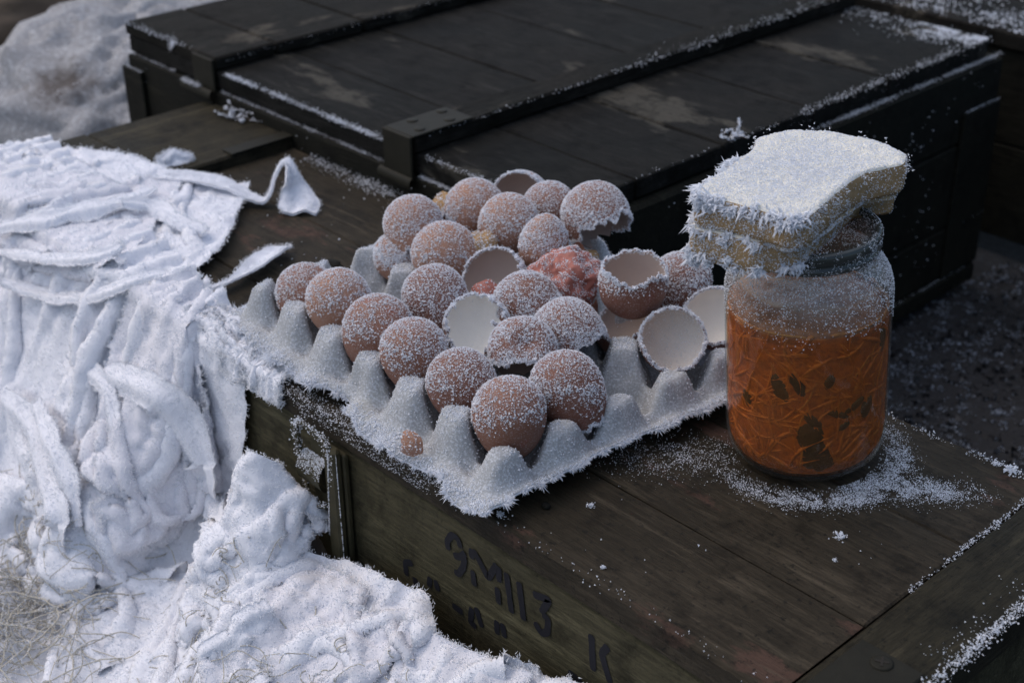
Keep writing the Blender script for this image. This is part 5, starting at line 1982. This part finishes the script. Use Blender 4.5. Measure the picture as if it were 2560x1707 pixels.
LONG = [
    (1, 0.014, [[-0.3349, -0.0332, -0.0099], [-0.2583, -0.023, 0.0057], [-0.2134, -0.0077, 0.0175], [-0.2026, 0.0148, 0.0244]]),
    (1, 0.012, [[-0.2667, -0.0262, 0.0054], [-0.2492, -0.0047, 0.0181], [-0.2508, 0.0279, 0.0238]]),
    (1, 0.016, [[-0.2736, 0.0556, 0.0265], [-0.262, 0.0778, 0.0204], [-0.2222, 0.0774, 0.019], [-0.1926, 0.0861, 0.0159]]),
    (0, 0.013, [[-0.1511, -0.0195, -0.0063], [-0.1229, -0.0156, -0.0065], [-0.086, -0.0168, 0.0003], [-0.0686, -0.0025, 0.0085]]),
    (1, 0.02, [[-0.3426, -0.026, 0.0082], [-0.3086, -0.0057, 0.0188], [-0.295, 0.0232, 0.0227], [-0.2833, 0.0534, 0.0242], [-0.3012, 0.0996, 0.0185]]),
    (0, 0.016, [[-0.2069, -0.0448, -0.0542], [-0.1443, -0.0495, -0.0536], [-0.1164, -0.0583, -0.0635], [-0.1031, -0.0645, -0.0744]]),
    (0, 0.032, [[-0.1545, -0.0435, -0.0516], [-0.0855, -0.0398, -0.0397], [-0.0618, -0.0313, -0.0615], [-0.0407, -0.0282, -0.0937], [-0.0416, -0.0238, -0.1296], [0.0359, -0.068, -0.1002]]),
    (0, 0.02, [[-0.0655, -0.0242, -0.0274], [-0.0601, -0.0206, -0.0525], [-0.0408, -0.0224, -0.0665], [-0.0372, -0.0241, -0.0831]]),
    (0, 0.026, [[-0.2628, -0.0858, -0.1026], [-0.2085, -0.0867, -0.1037], [-0.1547, -0.1025, -0.1143], [-0.1097, -0.121, -0.1275], [-0.109, -0.1161, -0.1599]]),
    (0, 0.018, [[-0.2134, -0.0766, -0.0907], [-0.1526, -0.0959, -0.0943], [-0.1176, -0.1024, -0.1074], [-0.0952, -0.1112, -0.136]]),
    (0, 0.022, [[-0.1145, -0.0698, -0.0772], [-0.0775, -0.0669, -0.0881], [-0.0622, -0.0479, -0.106]]),
    (0, 0.024, [[-0.0792, -0.0303, -0.0151], [-0.0635, -0.0296, -0.04], [-0.0553, -0.0221, -0.0751], [-0.0491, -0.0272, -0.11]]),
    (4, 0.026, [[-0.1722, -0.1471, -0.1939], [-0.0991, -0.1287, -0.1677], [-0.0639, -0.1087, -0.1743], [-0.0467, -0.0892, -0.1821]]),
    (4, 0.022, [[-0.0502, -0.039, -0.1235], [0.006, -0.0661, -0.1205], [0.0402, -0.0884, -0.1219], [0.0402, -0.1017, -0.1464]]),
    (4, 0.02, [[-0.0614, -0.1354, -0.1887], [-0.0143, -0.1281, -0.1872], [0.0387, -0.1269, -0.1698]]),
    (0, 0.026, [[-0.1297, -0.0379, -0.0328], [-0.0853, -0.0483, -0.0452], [-0.0626, -0.0428, -0.08], [-0.0489, -0.0478, -0.1297]]),
    (1, 0.018, [[-0.3104, -0.0431, -0.0572], [-0.2367, -0.0338, -0.0402], [-0.1572, -0.036, -0.0303], [-0.1231, -0.0427, -0.0388]]),
    (4, 0.022, [[-0.0847, -0.0935, -0.1144], [-0.0598, -0.087, -0.1344], [-0.0431, -0.072, -0.1519]]),
    (3, 0.022, [[0.087, -0.0478, -0.1072], [0.1296, -0.037, -0.0959], [0.1906, -0.0428, -0.0841], [0.2195, -0.0468, -0.0905]]),
    (3, 0.024, [[0.1026, -0.0786, -0.1091], [0.1543, -0.0752, -0.1006], [0.1936, -0.0598, -0.1055]]),
    (1, 0.014, [[-0.3155, -0.0459, -0.0273], [-0.2742, -0.0305, -0.0292], [-0.2032, -0.0248, -0.0089], [-0.1583, -0.0037, 0.0142], [-0.1477, 0.0225, 0.0159]]),
    (3, 0.026, [[0.0412, -0.0496, -0.0719], [0.0533, -0.0612, -0.088], [0.0689, -0.0543, -0.0963], [0.0864, -0.0397, -0.0979]]),
]
for s_, (ci_, wid, pts) in enumerate(LONG):
    if ci_ in (3, 4) or s_ in (1, 3, 7, 10, 11, 15, 16):
        continue
    n = 22 * len(pts)
    P = spline(pts, n)
    t = np.linspace(0, 1, n)
    tc = CAM_C - P
    tc /= np.linalg.norm(tc, axis=1)[:, None]
    P = smooth_path(P, 14) + tc * (.0018 + .003 * n1(t * 4, s_ + 70))[:, None]
    nrm = np.array([.1, -.75, .65]) if ci_ == 0 else np.array([.15, -.35, .92])
    Wd = np.cross(np.gradient(P, axis=0), nrm + np.stack([.5 * n1(t * 2.5, s_ + 80), .3 * n1(t * 2.5, s_ + 83), 0 * t], 1))
    o = ribbon(P, Wd, wid * (.85 + .9 * np.abs(n1(t * 4, s_ + 9))) * np.sin(np.pi * (.06 + .9 * t)) ** .3, '', s_ + 60, mat=M_CLOTH, curl=.45, dens=.8, group='strips of rag tangled in the heap')
    c_ = P.mean(0) - CAM_C
    strips.append((ci_, wid, (c_ @ CAM_R) / (c_ @ CAM_F), o))
ORD = ['leftmost', 'second from the left', 'third from the left', 'fourth from the left', 'fifth from the left', 'sixth from the left', 'seventh from the left', 'eighth from the left', 'ninth from the left', 'tenth from the left', 'eleventh from the left', 'twelfth from the left']
PLACE = {0: 'on the hanging cloth', 1: 'on the cloth heaped on the lid', 2: 'on the small cloth atop the lid heap', 3: 'on the heap below the painted characters', 4: 'at the foot of the hanging cloth', 9: 'on the small bunched rag'}
for ci_ in PLACE:
    for wide in (0, 1):
        sel = sorted([s for s in strips if s[0] == ci_ and (s[1] > .017) == bool(wide)], key=lambda s: s[2])
        for k, s in enumerate(sel):
            s[3]['label'] = ('wide' if wide else 'narrow') + ' frosted rag strip ' + PLACE[ci_] + (', ' + ORD[k] if len(sel) > 1 else '')

# tangle of frosted twine and netting
r = np.random.default_rng(95)
tp, tf = [], []
NESTS = [(9, .50, .50, .15), (3, .70, .50, .10), (4, .62, .22, .10), (4, .75, .40, .10), (4, .50, .35, .08), (4, .90, .25, .08), (3, .10, .45, .10), (3, .22, .30, .10), (3, .30, .60, .08), (3, .45, .40, .10), (3, .60, .62, .08), (6, .50, .40, .20), (0, .80, .75, .06), (3, .18, .75, .08)]
for s_ in range(470):
    c_, u0, v0, sp_ = NESTS[s_ % len(NESTS)]
    Cg = CLOTHS[c_]
    u0, v0 = np.clip(u0 + r.normal() * sp_, 0, 1), np.clip(v0 + r.normal() * sp_, 0, 1)
    n = 18
    t = np.linspace(0, 1, n)
    a = r.uniform(0, 2 * np.pi) + np.cumsum(r.normal(size=n) * .25 + r.normal() * .12)
    st = r.uniform(.06, .18) / n
    P = on_cloth(Cg, np.clip(u0 + np.cumsum(np.cos(a)) * st, .01, .99), np.clip(v0 + np.cumsum(np.sin(a)) * st * 1.3, .01, .99))
    P = smooth_path(P, 3)
    tc = CAM_C - P
    tc /= np.linalg.norm(tc, axis=1)[:, None]
    P = P + tc * r.uniform(.001, .010) + np.stack([0 * t, 0 * t, .006 * np.abs(n1(t * 3, s_))], 1)
    rad = r.uniform(.00025, .00055)
    tp.append(tube_mesh(P, rad, 3, False))
    m_ = 40
    tt = r.random(m_) * (n - 1.01)
    i = tt.astype(int)
    q = P[i] + (P[i + 1] - P[i]) * (tt - i)[:, None]
    tf.append(q + r.normal(size=(m_, 3)) * .0005)
# the thick nest of straw at the near left
cN = np.array([-0.025 - 0.0821, -0.1512])
for s_ in range(130):
    n = 20
    t = np.linspace(0, 1, n)
    p0 = cN + r.normal(size=2) * [.030, .026]
    a = r.uniform(0, 2 * np.pi) + np.cumsum(r.normal(size=n) * .2 + r.normal() * .16)
    st = r.uniform(.05, .15) / n
    xy = p0 + np.stack([np.cumsum(np.cos(a)) * st, np.cumsum(np.sin(a)) * st], 1)
    surf = np.array([CLOTHS[4].reshape(-1, 3)[np.argmin(((CLOTHS[4].reshape(-1, 3)[:, :2] - q_) ** 2).sum(1)), 2] for q_ in xy[::4]])
    P = np.column_stack([xy, np.interp(t, t[::4], surf) + .003 + r.uniform(0, .018) * np.sin(np.pi * t) ** .6])
    tp.append(tube_mesh(P, r.uniform(.0003, .0007), 3, False))
    m_ = 80
    tt = r.random(m_) * (n - 1.01)
    i = tt.astype(int)
    tf.append(P[i] + (P[i + 1] - P[i]) * (tt - i)[:, None] + r.normal(size=(m_, 3)) * .0005)
V, F = merge(tp)
net = mk('netting', V, F, M_NET)
tag(net, 'tangle of frosted straw coloured twine and netting over the rags', 'netting', kind='stuff')
q = np.concatenate(tf)
g1 = grains(q, sizes(len(q), .0003, .0009, r), r)
k = r.random(len(q)) < .7
g2 = needles(q[k], r.normal(size=(k.sum(), 3)) + [0, 0, .4], sizes(k.sum(), .0006, .0022, r), np.full(k.sum(), .00026), r)
V, F = cat(g1, g2)
mk('frost', V, F, M_FROST, net, smooth=False, kind='stuff')

grow_fur()
